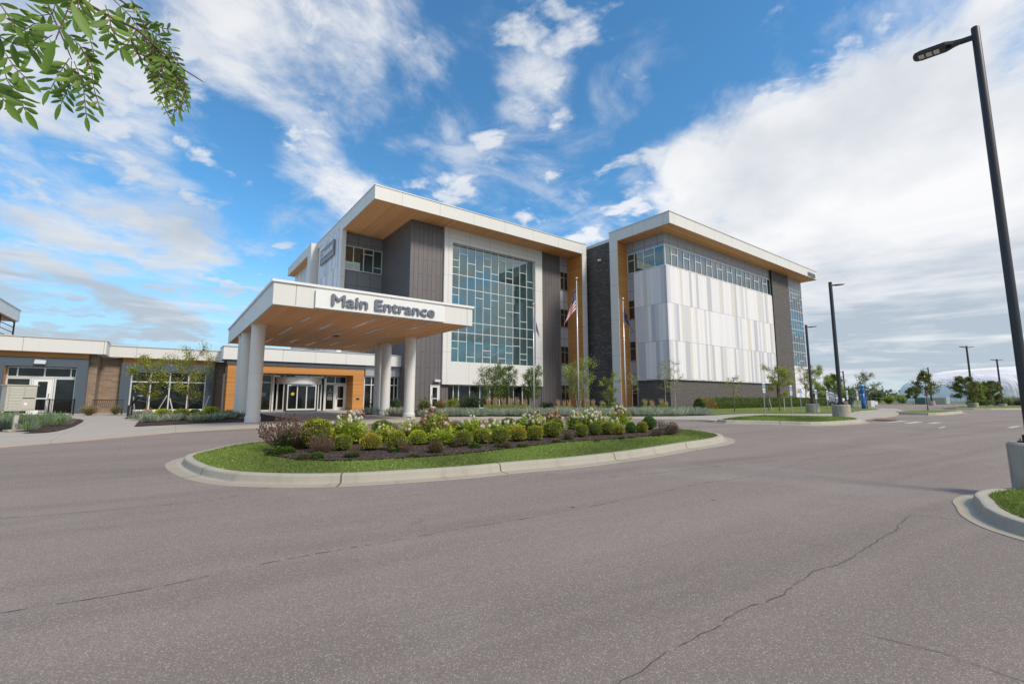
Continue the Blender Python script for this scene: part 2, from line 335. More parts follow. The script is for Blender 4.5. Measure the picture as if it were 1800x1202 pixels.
# ------------------------------------------------------------------ world
def build_world():
    w=bpy.data.worlds.new('World'); scene.world=w; w.use_nodes=True
    t=NT(w,True)
    d=t.n('TexCoord').outputs['Generated']; x,y,z=t.sep(d)[:3]
    sky=t.n('TexSky',sky_type='NISHITA'); sky.sun_disc=False; sky.sun_elevation=SUN_EL; sky.sun_rotation=SUN_ROT
    sky.altitude=200; sky.air_density=1.0; sky.dust_density=.3; sky.ozone_density=2.2
    skc=t.mix(1.,sky.outputs[0],(.56,1.04,1.20),'MULTIPLY')
    zz=t.math('ADD',t.math('MAXIMUM',z,0.),.18)
    p=t.comb(t.math('DIVIDE',x,zz),t.math('DIVIDE',y,zz),0.)
    rot=t.n('VectorRotate',rotation_type='Z_AXIS'); t.put(rot.inputs['Vector'],p); rot.inputs['Angle'].default_value=R(28)
    st=t.n('VectorMath',operation='MULTIPLY'); t.put(st.inputs[0],rot.outputs[0]); st.inputs[1].default_value=(1.15,.85,1)
    q=st.outputs[0]
    n1=t.noise(q,1.5,12,.6,.25); n2=t.noise(q,3.4,10,.62,.4); 
    off=t.n('VectorMath',operation='ADD'); t.put(off.inputs[0],q); off.inputs[1].default_value=(.23,-.17,5.3)
    n3=t.noise(off.outputs[0],1.5,8,.55)
    dens=t.math('ADD',t.math('MULTIPLY',n1,.66),t.math('MULTIPLY',n2,.34))
    cov=None
    def blob(px,py,rad,amp,soft=.55):
        nonlocal cov
        v=Vector(ray(px,py) if px is not None else py).normalized()
        dt=t.n('VectorMath',operation='DOT_PRODUCT'); t.put(dt.inputs[0],d); dt.inputs[1].default_value=v
        mr=t.n('MapRange',interpolation_type='SMOOTHSTEP'); t.put(mr.inputs[0],dt.outputs['Value']); mr.inputs[1].default_value=math.cos(R(rad)); mr.inputs[2].default_value=math.cos(R(rad*(1-soft)))
        mr.inputs[3].default_value=0; mr.inputs[4].default_value=amp
        cov=mr.outputs[0] if cov is None else t.math('ADD',cov,mr.outputs[0])
    for b in SKY_BLOBS: blob(*b)
    e=t.math('ADD',dens,cov)
    mr=t.n('MapRange',interpolation_type='SMOOTHSTEP'); t.put(mr.inputs[0],e); mr.inputs[1].default_value=.50; mr.inputs[2].default_value=.68
    fac=mr.outputs[0]
    ow=t.n('VectorMath',operation='MULTIPLY_ADD'); t.put(ow.inputs[0],q); ow.inputs[1].default_value=(1.,1.5,1); ow.inputs[2].default_value=(3.1,1.7,2.2)
    wz=t.n('MapRange',interpolation_type='SMOOTHSTEP'); t.put(wz.inputs[0],t.math('ADD',t.noise(ow.outputs[0],2.1,10,.6,.5),t.math('MULTIPLY',cov,.6))); wz.inputs[1].default_value=.49; wz.inputs[2].default_value=.76; wz.inputs[4].default_value=.62
    pf=t.n('MapRange',interpolation_type='SMOOTHSTEP'); t.put(pf.inputs[0],t.math('ADD',t.noise(ow.outputs[0],4.2,9,.55,.2),t.math('MULTIPLY',cov,.5))); pf.inputs[1].default_value=.55; pf.inputs[2].default_value=.68; pf.inputs[4].default_value=.85
    fac=t.math('MAXIMUM',fac,t.math('MAXIMUM',wz.outputs[0],pf.outputs[0]))
    hz=t.n('MapRange',interpolation_type='SMOOTHSTEP'); t.put(hz.inputs[0],z); hz.inputs[1].default_value=.30; hz.inputs[2].default_value=.0; hz.inputs[4].default_value=.85
    fac=t.math('MAXIMUM',fac,hz.outputs[0])
    # cloud tone: bright tops, blue-grey where thick and toward the horizon
    lay=t.noise(t.comb(t.math('MULTIPLY',x,2.2),t.math('MULTIPLY',y,2.2),t.math('MULTIPLY',z,20.)),1.5,9,.62,.5)
    low=t.n('MapRange',interpolation_type='SMOOTHSTEP'); t.put(low.inputs[0],z); low.inputs[1].default_value=.34; low.inputs[2].default_value=.05
    gr=t.math('ADD', t.math('MULTIPLY',t.math('SUBTRACT',n3,.42,clamp=True),2.3), t.math('MULTIPLY',low.outputs[0],t.math('MULTIPLY',t.math('SUBTRACT',lay,.34,clamp=True),3.6)),clamp=True)
    gr=t.math('ADD',gr,t.math('MULTIPLY',t.math('MAXIMUM',t.math('MULTIPLY',x,-1.),0.),.55),clamp=True)
    gr=t.math('ADD',gr,t.math('MULTIPLY',low.outputs[0],.08),clamp=True)
    cc=t.mix(gr,(.97,.962,.965),(.47,.54,.62))
    bl=t.n('Background'); t.put(bl.inputs[0],skc); bl.inputs[1].default_value=.165
    bc=t.n('Background'); t.put(bc.inputs[0],cc); bc.inputs[1].default_value=1.03
    mx=t.n('MixShader'); t.put(mx.inputs[0],t.math('MULTIPLY',fac,.97)); t.put(mx.inputs[1],bl.outputs[0]); t.put(mx.inputs[2],bc.outputs[0])
    o=t.n('OutputWorld'); t.put(o.inputs[0],mx.outputs[0])
SUN_EL=R(44); SUN_AZ=R(124)      # azimuth clockwise from +Y
SUN_ROT=SUN_AZ
# (px, py, angular radius, amount): where the sky is clouded (+) or clear (-); None: unseen clouds added for glass reflections and whiter fill light
SKY_BLOBS=[(None,(1,.12,.22),26,.15),(None,(.94,-.31,.3),32,.08),(None,(.3,-1,.4),60,.13),(None,(0,-.35,1),38,.07),(None,(-.8,-.4,.4),40,.04),(1600,230,24,.14),(1760,430,24,.12),(1330,320,11,.06),(1400,620,26,.10),(1170,290,6,.08),(1450,130,7,.04),
           (40,300,17,.05),(40,560,26,.06),(230,540,12,.06),(520,110,10,.045),(280,40,9,.05),(330,330,8,.03),(560,340,8,.06),(850,130,9,.06),(820,290,7,.07),(940,170,6,.07),(1090,165,4,.09),(980,340,6,.05),
           (860,10,14,-.03),(1030,240,8,-.03),(400,250,6,-.06),(130,420,9,-.06),(480,440,9,-.05),(1250,20,15,-.12),(1430,-60,13,-.09),(1600,30,5,-.07)]
build_world()
su=bpy.data.lights.new('sun','SUN'); su.energy=3.2; su.angle=R(12); su.color=(1,.90,.76)
so=bpy.data.objects.new('sun',su); COL.objects.link(so)
sd=Vector((math.sin(SUN_AZ)*math.cos(SUN_EL),math.cos(SUN_AZ)*math.cos(SUN_EL),math.sin(SUN_EL)))
so.rotation_euler=sd.to_track_quat('Z','Y').to_euler(); so.location=sd*60
cam=bpy.data.cameras.new('camera'); cam.sensor_width=36; cam.lens=16; cam.clip_end=6000; cam.clip_start=.05
co=bpy.data.objects.new('camera',cam); COL.objects.link(co); co.location=(0,0,EYE); co.rotation_euler=(R(90)+PIT,0,0)
scene.camera=co
scene.view_settings.view_transform='Standard'; scene.view_settings.look='None'; scene.view_settings.exposure=0

# ------------------------------------------------------------------ ground
def smooth(pts, n=6, closed=True):
    P=[Vector(p).to_2d() for p in pts]; out=[]; m=len(P); rng=range(m if closed else m-1)
    for i in rng:
        a,b,c,d=(P[(i-1)%m],P[i],P[(i+1)%m],P[(i+2)%m]) if closed else (P[max(i-1,0)],P[i],P[i+1],P[min(i+2,m-1)])
        for k in range(n):
            u=k/n; out.append(.5*((2*b)+(c-a)*u+(2*a-5*b+4*c-d)*u*u+(3*b-3*c+d-a)*u*u*u))
    if not closed: out.append(P[-1])
    return [(p.x,p.y) for p in out]
def offset(pts, d):
    n=len(pts); out=[]
    area=sum(pts[i][0]*pts[(i+1)%n][1]-pts[(i+1)%n][0]*pts[i][1] for i in range(n)); sg=1 if area>0 else -1
    for i in range(n):
        a=Vector(pts[i-1]); b=Vector(pts[(i+1)%n]); t=(b-a).normalized()
        out.append((pts[i][0]+t.y*d*sg, pts[i][1]-t.x*d*sg))
    return out
def sheet(name, pts, off, mat, skirt=0, **k):
    bm=bmesh.new(); vs=[bm.verts.new((x,y,0)) for x,y in pts]; bm.faces.new(vs)
    ys=[p[1] for p in pts]
    for i in range(3,26):
        if min(ys)<i<max(ys):
            bmesh.ops.bisect_plane(bm,geom=bm.verts[:]+bm.edges[:]+bm.faces[:],plane_co=(0,i,0),plane_no=(0,1,0))
    bmesh.ops.triangulate(bm,faces=bm.faces[:])
    for v in bm.verts: v.co.z=gz(v.co.y)+off
    bmesh.ops.recalc_face_normals(bm,faces=bm.faces[:])
    if bm.faces and sum(f.normal.z for f in bm.faces)<0: bmesh.ops.reverse_faces(bm,faces=bm.faces[:])
    if skirt:
        e=[x for x in bm.edges if x.is_boundary]; r=bmesh.ops.extrude_edge_only(bm,edges=e)
        for v in [g for g in r['geom'] if isinstance(g,bmesh.types.BMVert)]: v.co.z-=skirt
    me=bpy.data.meshes.new(name); bm.to_mesh(me); bm.free(); me.materials.append(mat)
    o=bpy.data.objects.new(name,me); COL.objects.link(o); k.setdefault('kind','structure'); return prop(o,**k)
def grid_sheet(name, xs, ys, off, mat):
    v=[(x,y,gz(y)+off) for y in ys for x in xs]; n=len(xs)
    f=[(j*n+i,j*n+i+1,(j+1)*n+i+1,(j+1)*n+i) for j in range(len(ys)-1) for i in range(n-1)]
    m=MB(); m.add(v,f); return m.build(name,mat,kind='structure')
YS=[3+i for i in range(0,24)]
grid_sheet('ground',[-3000,-200,0,200,3000],[-3000,-100]+YS+[100,300,4000],-.03,M['field'])
grid_sheet('road',[-60,-20,0,20,60,140],[-30,0]+YS+[50,82],0,M['asphalt'])

def kerb_sweep(name, base, prof, mat=None, closed=True, **k):
    """base: closed outline of the planted area; prof: (outward offset, height above road)"""
    rings=[offset(base,d) for d,_ in prof]; n=len(base); m=MB()
    me_v=[]; uvs=[]; L=[0]
    for i in range(1,n+1): L.append(L[-1]+(Vector(base[i%n])-Vector(base[i-1])).length)
    for r,(d,h) in zip(rings,prof): me_v+= [(x,y,gz(y)+h) for x,y in r]
    fs=[]
    for j in range(len(prof)-1):
        for i in range(n if closed else n-1):
            fs.append((j*n+i,j*n+(i+1)%n,(j+1)*n+(i+1)%n,(j+1)*n+i))
            uvs += [(L[i],prof[j][0]),(L[i+1],prof[j][0]),(L[i+1],prof[j+1][0]),(L[i],prof[j+1][0])]
    m.add(me_v,fs); o=m.build(name,mat or M['kerb'],smooth=False,kind='structure',**k)
    uv=o.data.uv_layers.new(name='UVMap'); 
    for l,c in zip(uv.data,uvs): l.uv=c
    bm=bmesh.new(); bm.from_mesh(o.data); 
    if sum(f.normal.z for f in bm.faces)<0: bmesh.ops.reverse_faces(bm,faces=bm.faces[:])
    bm.to_mesh(o.data); bm.free(); return o
PROF=[(0,.13),(.005,.15),(.12,.152),(.15,.145),(.165,.125),(.19,.03),(.20,.008),(.34,.006),(.40,.012),(.42,-.02)]
PROFW=[(0,.13),(.005,.15),(.12,.152),(.15,.145),(.165,.125),(.19,.03),(.20,.008),(.44,.006),(.50,.012),(.52,-.02)]
isl=[(-7.55,11.9),(-7.42,10.84),(-6.39,9.71),(-5.52,9.07),(-4.81,8.80),(-3.75,8.70),(-2.7,8.87),(-1.09,9.44),(0,10.02),(1.29,10.62),(3.02,11.74),(4.65,13.05),(6.04,14.12),(6.62,14.95),(6.60,15.9),(6.0,16.75),(4.6,17.25),(2.2,17.3),(-.5,16.7),(-3.2,15.7),(-5.6,14.7),(-7.0,13.6),(-7.5,12.8)]
isl=smooth(isl,5)
sheet('island_lawn',isl,.14,M['grass'])
kerb_sweep('island_kerb',isl,PROFW)
mulch=smooth([(-6.15,11.9),(-6.02,11.3),(-5.4,10.7),(-4.43,10.15),(-3.45,10.12),(-2.54,10.39),(-1.34,10.96),(0,12.0),(1.62,13.2),(3.44,14.1),(5.3,15.1),(5.5,15.9),(4.9,16.5),(2.4,16.45),(-.4,15.9),(-3,14.95),(-5.3,13.7)],5)
sheet('island_mulch',mulch,.17,M['mulch'])

front=[(-20,-2),(-17,8.5),(-14.47,13.12),(-13.57,14.42),(-12.94,15.7),(-12.06,17.2),(-10.16,18.6),(-7.6,20.0),(-6.0,21.2),(-3.4,22.6),(.9,23.2),(4.75,23.3),(8.6,22.4),(9.5,21.6)]
front=smooth(front,5,False)
patch=[(9.75,21.35),(10.75,22.8),(12.4,24.6),(14.3,26.2),(15.6,26.2),(16.6,25.0),(17.15,24.3),(17.0,23.0),(16.39,21.95),(15.7,21.25),(13.24,20.05),(12.03,20.4),(10.8,20.9)]
patch=smooth(patch,4)
plaza=front+[(12.03,20.5),(13.4,20.2),(16,21.3),(17.3,22.6),(17.9,23.7),(20.6,25.6),(24.6,29.4),(29.5,35.0),(34,40),(38,45.5),(36,50),(50,75),(0,85),(-60,60),(-60,0)]
sheet('plaza_pavement',plaza,.09,M['concrete'],skirt=.14)
sheet('verge_lawn',patch,.135,M['grass'])
kerb_sweep('verge_kerb',patch,[(0,.12),(.01,.145),(.14,.148),(.17,.12),(.2,.03),(.42,.02),(.44,-.02)])
lawn=smooth([(12.4,28.0),(13.5,29.1),(15.2,30.4),(17.0,30.9),(20.1,30.4),(24.2,33.0),(28,37.2),(34.3,42.9)],3,False)+[(37.5,48.8),(44,59),(43,64),(15,44.5),(10,32)]
sheet('back_lawn',lawn,.115,M['grass'])
bed=[(-9.9,30.1),(-5.33,24.35),(-5.2,25.6),(-3,25.9),(1,26.3),(5,26.6),(9,26.4),(10.7,26.9),(12.4,28.0),(10,32),(15,44.5),(12,52),(0,50),(-9,43),(-10.4,36)]
sheet('building_bed',bed,.112,M['mulch'])
sheet('left_mulch_bed',smooth([(-30,12),(-18.16,16.3),(-16.78,15.8),(-16.2,16.45),(-18.2,19.4),(-21,22.4),(-24,23),(-32,24)],3),.115,M['mulch'])
sheet('middle_mulch_bed',[(-14.88,18.2),(-13.3,19.7),(-11.85,20.7),(-10.7,21.2),(-10.0,21.6),(-11.5,23.4),(-14.6,27.5),(-17.5,31.8),(-25.5,38.5),(-27.5,36.5),(-22.17,28.13),(-17.96,22.3)],.115,M['mulch'])
isl3=smooth([(27.6,30.6),(27.5,32.4),(29.4,34.8),(32.5,37.4),(34.4,38.6),(35.0,37.4),(34.2,35.2),(31.6,33.2),(29.2,31.3)],3)
sheet('parking_island_lawn',isl3,.14,M['grass']); kerb_sweep('parking_island_kerb',isl3,PROF)
isl4=smooth([(44.5,47),(46.5,44.8),(52,46),(60,47.5),(75,49),(76,58),(66,62),(58,58),(50,52)],3)
sheet('far_island_lawn',isl4,.14,M['grass']); kerb_sweep('far_island_kerb',isl4,PROF)
isl1=smooth([(7.99,7.36),(7.41,7.19),(7.03,6.93),(6.78,6.62),(6.38,6.12),(6.15,5.5),(6.3,4.6),(7.2,3.7),(9,3.3),(12,4.2),(14,6.0),(12,7.6),(9.5,7.6)],5)
sheet('corner_island_lawn',isl1,.14,M['grass']); kerb_sweep('corner_island_kerb',isl1,PROF)
isl0=smooth([(-6.6,-2.2),(-3.4,-2.6),(-2.6,-1.2),(-3.2,.3),(-5.2,.9),(-7.2,.2)],4)
sheet('tree_island_lawn',isl0,.14,M['grass']); kerb_sweep('tree_island_kerb',isl0,PROF)
# red tactile warning pad at the ramp
tp=[(17.9,23.0),(18.9,23.9),(19.6,23.3),(18.7,22.4)]
sheet('tactile_paving',tp,.095,m_plain('tactile_red',(.26,.10,.07),.8,0,.25,8))

def ribbon(name, pts, w, mat, jit=.03, seed=1, off=.005, break_up=0):
    q=random.Random(seed); P=smooth(pts,6,False); m=MB(); 
    P2=[]
    for i in range(len(P)-1):
        a=Vector(P[i]); b=Vector(P[i+1]); k=max(1,int((b-a).length/.06))
        for j in range(k): P2.append(a.lerp(b,j/k))
    P=P2; o=[0]
    for i in P: o.append(o[-1]*.9+q.uniform(-jit,jit)*.5)
    L=[];Rr=[]
    for i,p in enumerate(P):
        d=(P[min(i+1,len(P)-1)]-P[max(i-1,0)]).normalized(); nrm=Vector((-d.y,d.x)); ww=w*q.uniform(.25,1.2)
        c=p+nrm*o[i]; L.append(c+nrm*ww/2); Rr.append(c-nrm*ww/2)
    for i in range(len(P)-1):
        if q.random()<break_up: continue
        m.quad(*[(v.x,v.y,gz(v.y)+off) for v in (L[i],Rr[i],Rr[i+1],L[i+1])])
    return m.build(name,mat,kind='structure')
C1=[(-12,5.6),(-9,5.9),(-6.8,6.29),(-5.96,6.6),(-5.01,7.04),(-4.62,7.29),(-4.41,7.75),(-4.24,8.3)]
C2=[(-6,2.6),(-3.84,3.64),(-3.11,4.05),(-2.36,4.72),(-1.29,5.41),(0,6.18),(1.77,7.33),(3.38,8.46),(4.86,9.29),(7.3,11.29),(9.7,13.2),(13.67,15.9),(18.76,20.04)]
C3=[(.3,2.45),(.67,2.79),(1.1,3.15),(1.73,3.68),(2.13,3.93),(2.77,4.39),(3.39,4.83),(3.8,5.14),(4.26,5.48),(4.87,5.97),(5.44,6.42),(5.6,6.36),(5.98,6.1)]
C4=[(1.2,8.9),(3.29,9.65),(5.16,10.59),(6.79,11.12),(8.59,11.71),(9.97,12.17)]
C5=[(2.4,3.35),(2.72,3.12),(2.84,2.99),(2.93,2.82),(3.1,2.5)]
ribbon('road_crack',C1,.011,M['crack'],.012,3)
ribbon('road_crack',C2,.011,M['crack'],.012,4,break_up=.3)
ribbon('road_crack',C3,.011,M['crack'],.035,5,break_up=.05)
ribbon('road_crack',C4,.015,M['crack'],.02,6,break_up=.2)
ribbon('road_crack',C5,.007,M['crack'],.02,7,break_up=.1)
for a,b,w in (((17.7,21.75),(19.25,22.6),.35),((17.95,21.0),(19.4,21.95),.3),((18.92,20.9),(20.0,21.6),.25),((20.1,18.7),(21.4,19.5),.16),((20.5,18.4),(21.6,19.2),.14),((17.2,18.6),(18.0,19.2),.1)):
    a=Vector(a); b=Vector(b); n=(b-a).normalized(); n=Vector((-n.y,n.x))*w/2; mm=MB()
    mm.quad(*[(v.x,v.y,gz(v.y)+.006) for v in (a-n,b-n,b+n,a+n)]).build('road_marking',M['roadpaint'],kind='structure')
for y0,x0 in ((56,52),(59,57),(62,62),(65,67)):
    mm=MB(); mm.box(x0,x0+.12,y0,y0+5,.504,.506).build('parking_line',M['roadpaint'],kind='structure')

# ------------------------------------------------------------------ buildings (local axes: x = s along the fronts, y = t into the depth)
class Bld:
    def __init__(s, name, s0, t0, z0=.5, **k):
        X,Y=xy(s0,t0); s.root=empty(name,(X,Y,z0),ROT,**k); s.off=(-s0,-t0,-z0)
    def part(s, name, mb, mat, **k):
        return mb.build(name,mat,s.root,off=s.off,**k)
def boxes(*bs):
    m=MB()
    for b in bs: m.box(*b)
    return m
def glazing(B, axis, pos, cols, splits, z0, z1, name='window', fw=.06, depth=.09, fmat='frame', gmat='glass', head=None, outer=None, seed=0, parent=None):
    """cols: bar positions along the wall; splits: z levels of the extra bars in each bay"""
    fm=MB(); gm=MB(); q=random.Random(seed); ow=outer or fw
    def bx(m,a0,a1,p0,p1,c0,c1):
        m.box(a0,a1,p0,p1,c0,c1) if axis=='t' else m.box(p0,p1,a0,a1,c0,c1)
    for i,c in enumerate(cols):
        w=ow if i in (0,len(cols)-1) else fw; a0=c-w/2; a1=c+w/2
        if i==0: a0,a1=c,c+w
        if i==len(cols)-1: a0,a1=c-w,c
        bx(fm,a0,a1,pos-depth,pos,z0,z1)
    for i in range(len(cols)-1):
        a0,a1=cols[i]+(fw/2 if i else ow),cols[i+1]-(fw/2 if i<len(cols)-2 else ow); zs=[z0]+sorted(splits[i] if i<len(splits) else [])+[z1]
        for j,zz in enumerate(zs):
            lo,hi=(zz,zz+ow) if j==0 else ((zz-ow,zz) if j==len(zs)-1 else (zz-fw/2,zz+fw/2))
            bx(fm,a0,a1,pos-depth+.006,pos-.004,lo,hi)
        for j in range(len(zs)-1):
            tx=q.uniform(-.002,.002)*(a1-a0); tz=q.uniform(-.002,.002)*(zs[j+1]-zs[j]); pp=pos-.03
            P=[(a0,pp-tx-tz,zs[j]),(a1,pp+tx-tz,zs[j]),(a1,pp+tx+tz,zs[j+1]),(a0,pp-tx+tz,zs[j+1])]
            if axis=='s': P=[(b,a,c) for a,b,c in P][::-1]
            gm.quad(*P)
    par=parent or B.root
    fo=fm.build(name,M[fmat],par,off=B.off if parent is None else None)
    gm.build('pane',M[gmat],fo); return fo

# --- left tower
T1=Bld('hospital_tower',12.6,35.65,label='four storey hospital tower with tall teal curtain wall window in a white frame',cat='building',group='hospital towers')
b=boxes((12.6,37.65,35.65,44.45,18.12,19.25),(12.6,37.65,44.46,62,18.6,19.25))
rf=T1.part('roof',b,M['fascia'])
boxes((12.55,37.70,35.60,62,19.25,19.33)).build('coping',M['cap'],rf)
boxes((12.68,36.8,35.73,44.9,18.10,18.118)).build('soffit',M['soffit'],rf)
boxes((12.6,37.65,35.65,35.70,18.08,18.12),(12.6,12.65,35.7,44.4,18.08,18.12)).build('drip_edge',M['cap'],rf)
T1.part('wall',boxes((17.3,37.2,38.9,62,.5,18.1),(13.1,17.3,45.3,62,.5,18.1)),M['core'] if 0 else M['greypan'],label='plain rear wall of the left tower')
T1.part('charcoal_siding_wall',boxes((16.95,20.36,38,38.9,.5,18.1),(20.36,21.15,38.1,38.9,.5,3.0)),M['siding'])
T1.part('charcoal_siding_wall',boxes((32.70,35.65,38.0,38.9,.5,18.1),(31.4,32.7,38.1,38.9,.5,3.0)),M['siding'])
T1.part('charcoal_side_wall',boxes((16.94,17.3,38.01,45.3,.5,18.1)),M['siding2'])
fr=T1.part('white_window_surround',boxes((20.35,21.25,37.78,38.4,2.9,18.1),(31.72,32.72,37.78,38.4,2.9,18.1),(21.25,31.72,37.78,38.4,16.72,18.1),(21.25,31.72,37.78,38.4,2.9,5.04)),M['white'])
cols=[21.25+(31.72-21.25)*i/11 for i in range(12)]
ZA0,ZA1=13.71,16.70; ZB=12.37; ZC0=9.05; ZD=7.99; ZE=5.04
fa=[[.52,.76],[.27],[.55],[.76],[.25,.53],[.75],[.2],[.55,.8],[.25],[.5],[.78]]
fc=[[.22,.5],[.5],[.5],[.22],[.5],[.22],[.72],[.22,.5],[.5],[.77],[.25]]
fe=[[.3,.55],[.3],[.8],[.32],[.55,.77],[.32],[.78],[.32,.57],[.3],[.57,.78],[.3]]
sp=[]
for i in range(11):
    sp.append([ZA1-(ZA1-ZA0)*k for k in fa[i]]+[ZA0,ZB]+[ZB-(ZB-ZC0)*k for k in fc[i]]+[ZC0,ZD]+[ZD-(ZD-ZE)*k for k in fe[i]])
glazing(T1,'t',38.22,cols,sp,ZE,ZA1+.02,name='curtain_wall',fw=.065,depth=.07,seed=2)
T1.part('grey_panel_wall',boxes((35.65,36.95,38.12,38.9,.5,18.1)),M['greypan'])
for z0,z1 in ((14.16,16.32),(9.78,11.9),(5.42,7.55),(.7,3.1)):
    zz=z1-(z1-z0)*.33; glazing(T1,'t',38.12,[35.68,36.3,36.93],[[zz],[zz]],z0,z1,fmat='dframe',gmat='brglass',fw=.06)
# ground floor windows under the surround
glazing(T1,'t',38.5,[21.15,21.87,22.45,23.7,24.9,26.1,27.3,28.5,29.1,30.3,31.4],[[]]*10,.62,2.9,name='ground_floor_window',gmat='dglass',fw=.09,depth=.14)
# recessed top floor wall with its window
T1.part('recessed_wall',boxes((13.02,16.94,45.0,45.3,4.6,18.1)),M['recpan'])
glazing(T1,'t',45.0,[13.02,13.94,14.97,15.96,16.9],[[14.96],[],[16.17],[14.92]],14.28,16.76,name='top_floor_window',fmat='frame',gmat='glass',fw=.08,depth=.08,seed=5)
T1.part('corner_pier',boxes((12.6,13.02,44.45,45.2,4.6,18.6)),M['white'])
T1.part('striped_side_wall',boxes((12.61,13.02,45.2,53.0,.5,18.6)),M['stripe'])
T1.part('set_back_strip',boxes((13.0,13.4,53.0,54.0,.5,18.6)),M['darkpan'])
pw=MB(); pw.box(12.93,12.99,53.15,53.85,13.6,16.2); T1.part('side_window',pw,M['dglass'])
T1.part('rear_block_pier',boxes((11.95,13.0,54.0,55.5,.5,18.12)),M['white'])
T1.part('rear_block_wall',boxes((12.75,13.3,55.5,66.0,.5,18.1)),M['stripe'])
rb=T1.part('rear_block_roof',boxes((11.95,20,54.0,66.7,18.12,19.25)),M['fascia'])
boxes((12.0,12.75,55.55,66.6,18.10,18.118)).build('soffit',M['soffit_y'],rb)
# white end frame with orange lining
ef=T1.part('white_end_frame',boxes((36.95,37.65,35.65,38.9,.5,18.12)),M['white'])
boxes((36.93,36.948,35.72,38.12,.5,18.1)).build('wood_lining',M['orange'],ef)
# door and its lamp
def swing_door(B, s0, s1, t, z0, z1, name='door', depth=.12, stile=.16, mats=('whitep','dglass'), lock=1):
    m=MB(); fwd=t-depth
    m.box(s0,s0+.06,fwd,t,z0,z1); m.box(s1-.06,s1,fwd,t,z0,z1); m.box(s0+.06,s1-.06,fwd,t,z1-.06,z1)
    a,b2=s0+.075,s1-.075; f2=fwd+.03
    m.box(a,a+stile,f2,t-.02,z0+.01,z1-.07); m.box(b2-stile,b2,f2,t-.02,z0+.01,z1-.07)
    m.box(a+stile,b2-stile,f2,t-.02,z0+.01,z0+.27); m.box(a+stile,b2-stile,f2,t-.02,z1-.07-stile*.8,z1-.07)
    d=B.part(name,m,M[mats[0]])
    g=MB(); g.quad((a+stile,f2+.03,z0+.27),(b2-stile,f2+.03,z0+.27),(b2-stile,f2+.03,z1-.2),(a+stile,f2+.03,z1-.2)); g.build('pane',M[mats[1]],d)
    h=MB(); hx=a+stile*.5 if lock>0 else b2-stile*.5
    h.tube([(hx,f2-.05,z0+.95),(hx,f2-.05,z0+1.3)],.014,6); h.box(hx-.01,hx+.01,f2-.05,f2,z0+.97,z0+.99); h.box(hx-.01,hx+.01,f2-.05,f2,z0+1.26,z0+1.28); h.build('handle',M['black'],d)
    r=MB(); r.box(a+stile,b2-stile,f2+.005,f2+.025,z0+.95,z0+1.03); r.build('push_bar',M['frame'],d)
    return d
swing_door(T1,19.2,20.16,38.0,.6,2.8,'service_door')
lm=MB(); lm.extrude_y([(19.56,3.10),(20.12,3.10),(20.12,3.30),(19.56,3.34)],37.68,37.99); T1.part('wall_lamp',lm,M['lens'])
T1.part('card_reader',boxes((18.75,18.83,37.96,38.0,1.55,1.7)),M['black'])
T1.part('lightning_rod',MB().tube([(26.6,36.2,19.3),(26.6,36.2,19.75)],.015,5),M['signpost'])

# --- right tower with the brick link
T2=Bld('hospital_tower',36.85,24.1,label='four storey hospital tower with pale striped panel wall above a dark brick base',cat='building',group='hospital towers')
rf=T2.part('roof',boxes((36.85,72.0,24.1,31.52,18.12,19.25),(38.4,72.0,31.53,60,18.12,19.25)),M['fascia'])
boxes((36.80,72.05,24.05,31.57,19.25,19.33),(38.35,72.05,31.58,60,19.25,19.33)).build('coping',M['cap'],rf)
boxes((36.93,71.9,24.18,30.42,18.10,18.118)).build('soffit',M['soffit_y'],rf)
T2.part('wall',boxes((38.9,70.9,26.3,58,.5,18.1)),M['greypan'])
ef=T2.part('white_end_frame',boxes((36.85,38.8,30.46,31.52,.5,18.12)),M['white'])
boxes((36.93,38.42,30.442,30.458,.5,18.1)).build('wood_lining',M['orange'],ef)
T2.part('grey_panel_wall',boxes((38.5,38.9,29.6,30.46,.5,18.1),(38.47,38.9,25.87,29.6,16.86,18.1)),M['greypan'])
for z0,z1 in ((9.78,11.85),(5.45,7.5),(.7,3.02)):
    zz=z1-(z1-z0)*.38; glazing(T2,'s',38.5,[29.64,30.44],[[zz]],z0,z1,fmat='dframe',gmat='brglass',fw=.07)
glazing(T2,'s',38.49,[25.86,27.0,28.35,29.5,30.45],[[],[16.1],[],[16.1]],14.72,16.84,name='strip_window',fw=.08,outer=.08,depth=.07,seed=8)
T2.part('striped_side_wall',boxes((38.34,38.9,25.86,29.6,3.40,14.70)),M['stripe'])
T2.part('striped_front_wall',boxes((38.35,61.3,25.70,26.3,3.40,14.70)),M['stripe'])
T2.part('grey_panel_band',boxes((38.48,61.3,25.86,26.3,16.86,18.1),(66.3,70.95,25.86,26.3,16.62,18.1)),M['greypan'])
n=21; cs=[38.42+(61.3-38.42)*i/n for i in range(n+1)]
glazing(T2,'t',25.9,cs,[[] if i%2==0 else [16.02] for i in range(n)],14.72,16.84,name='strip_window',gmat='glassb',fw=.085,outer=.09,depth=.09,seed=9)
T2.part('brick_base',boxes((38.5,61.3,25.88,26.3,.5,3.36),(38.5,38.9,26.3,29.6,.5,3.36)),M['dbrick'])
T2.part('brick_pier',boxes((61.32,66.3,25.66,26.3,.5,18.1)),M['dbrick'])
T2.part('joint_trim',boxes((61.2,61.32,25.6,25.72,.5,18.05)),M['black'])
cs=[66.3+(70.95-66.3)*i/6 for i in range(7)]
zs=[16.62,13.56,12.24,9.09,7.86,5.86]; q=random.Random(4); sp=[]
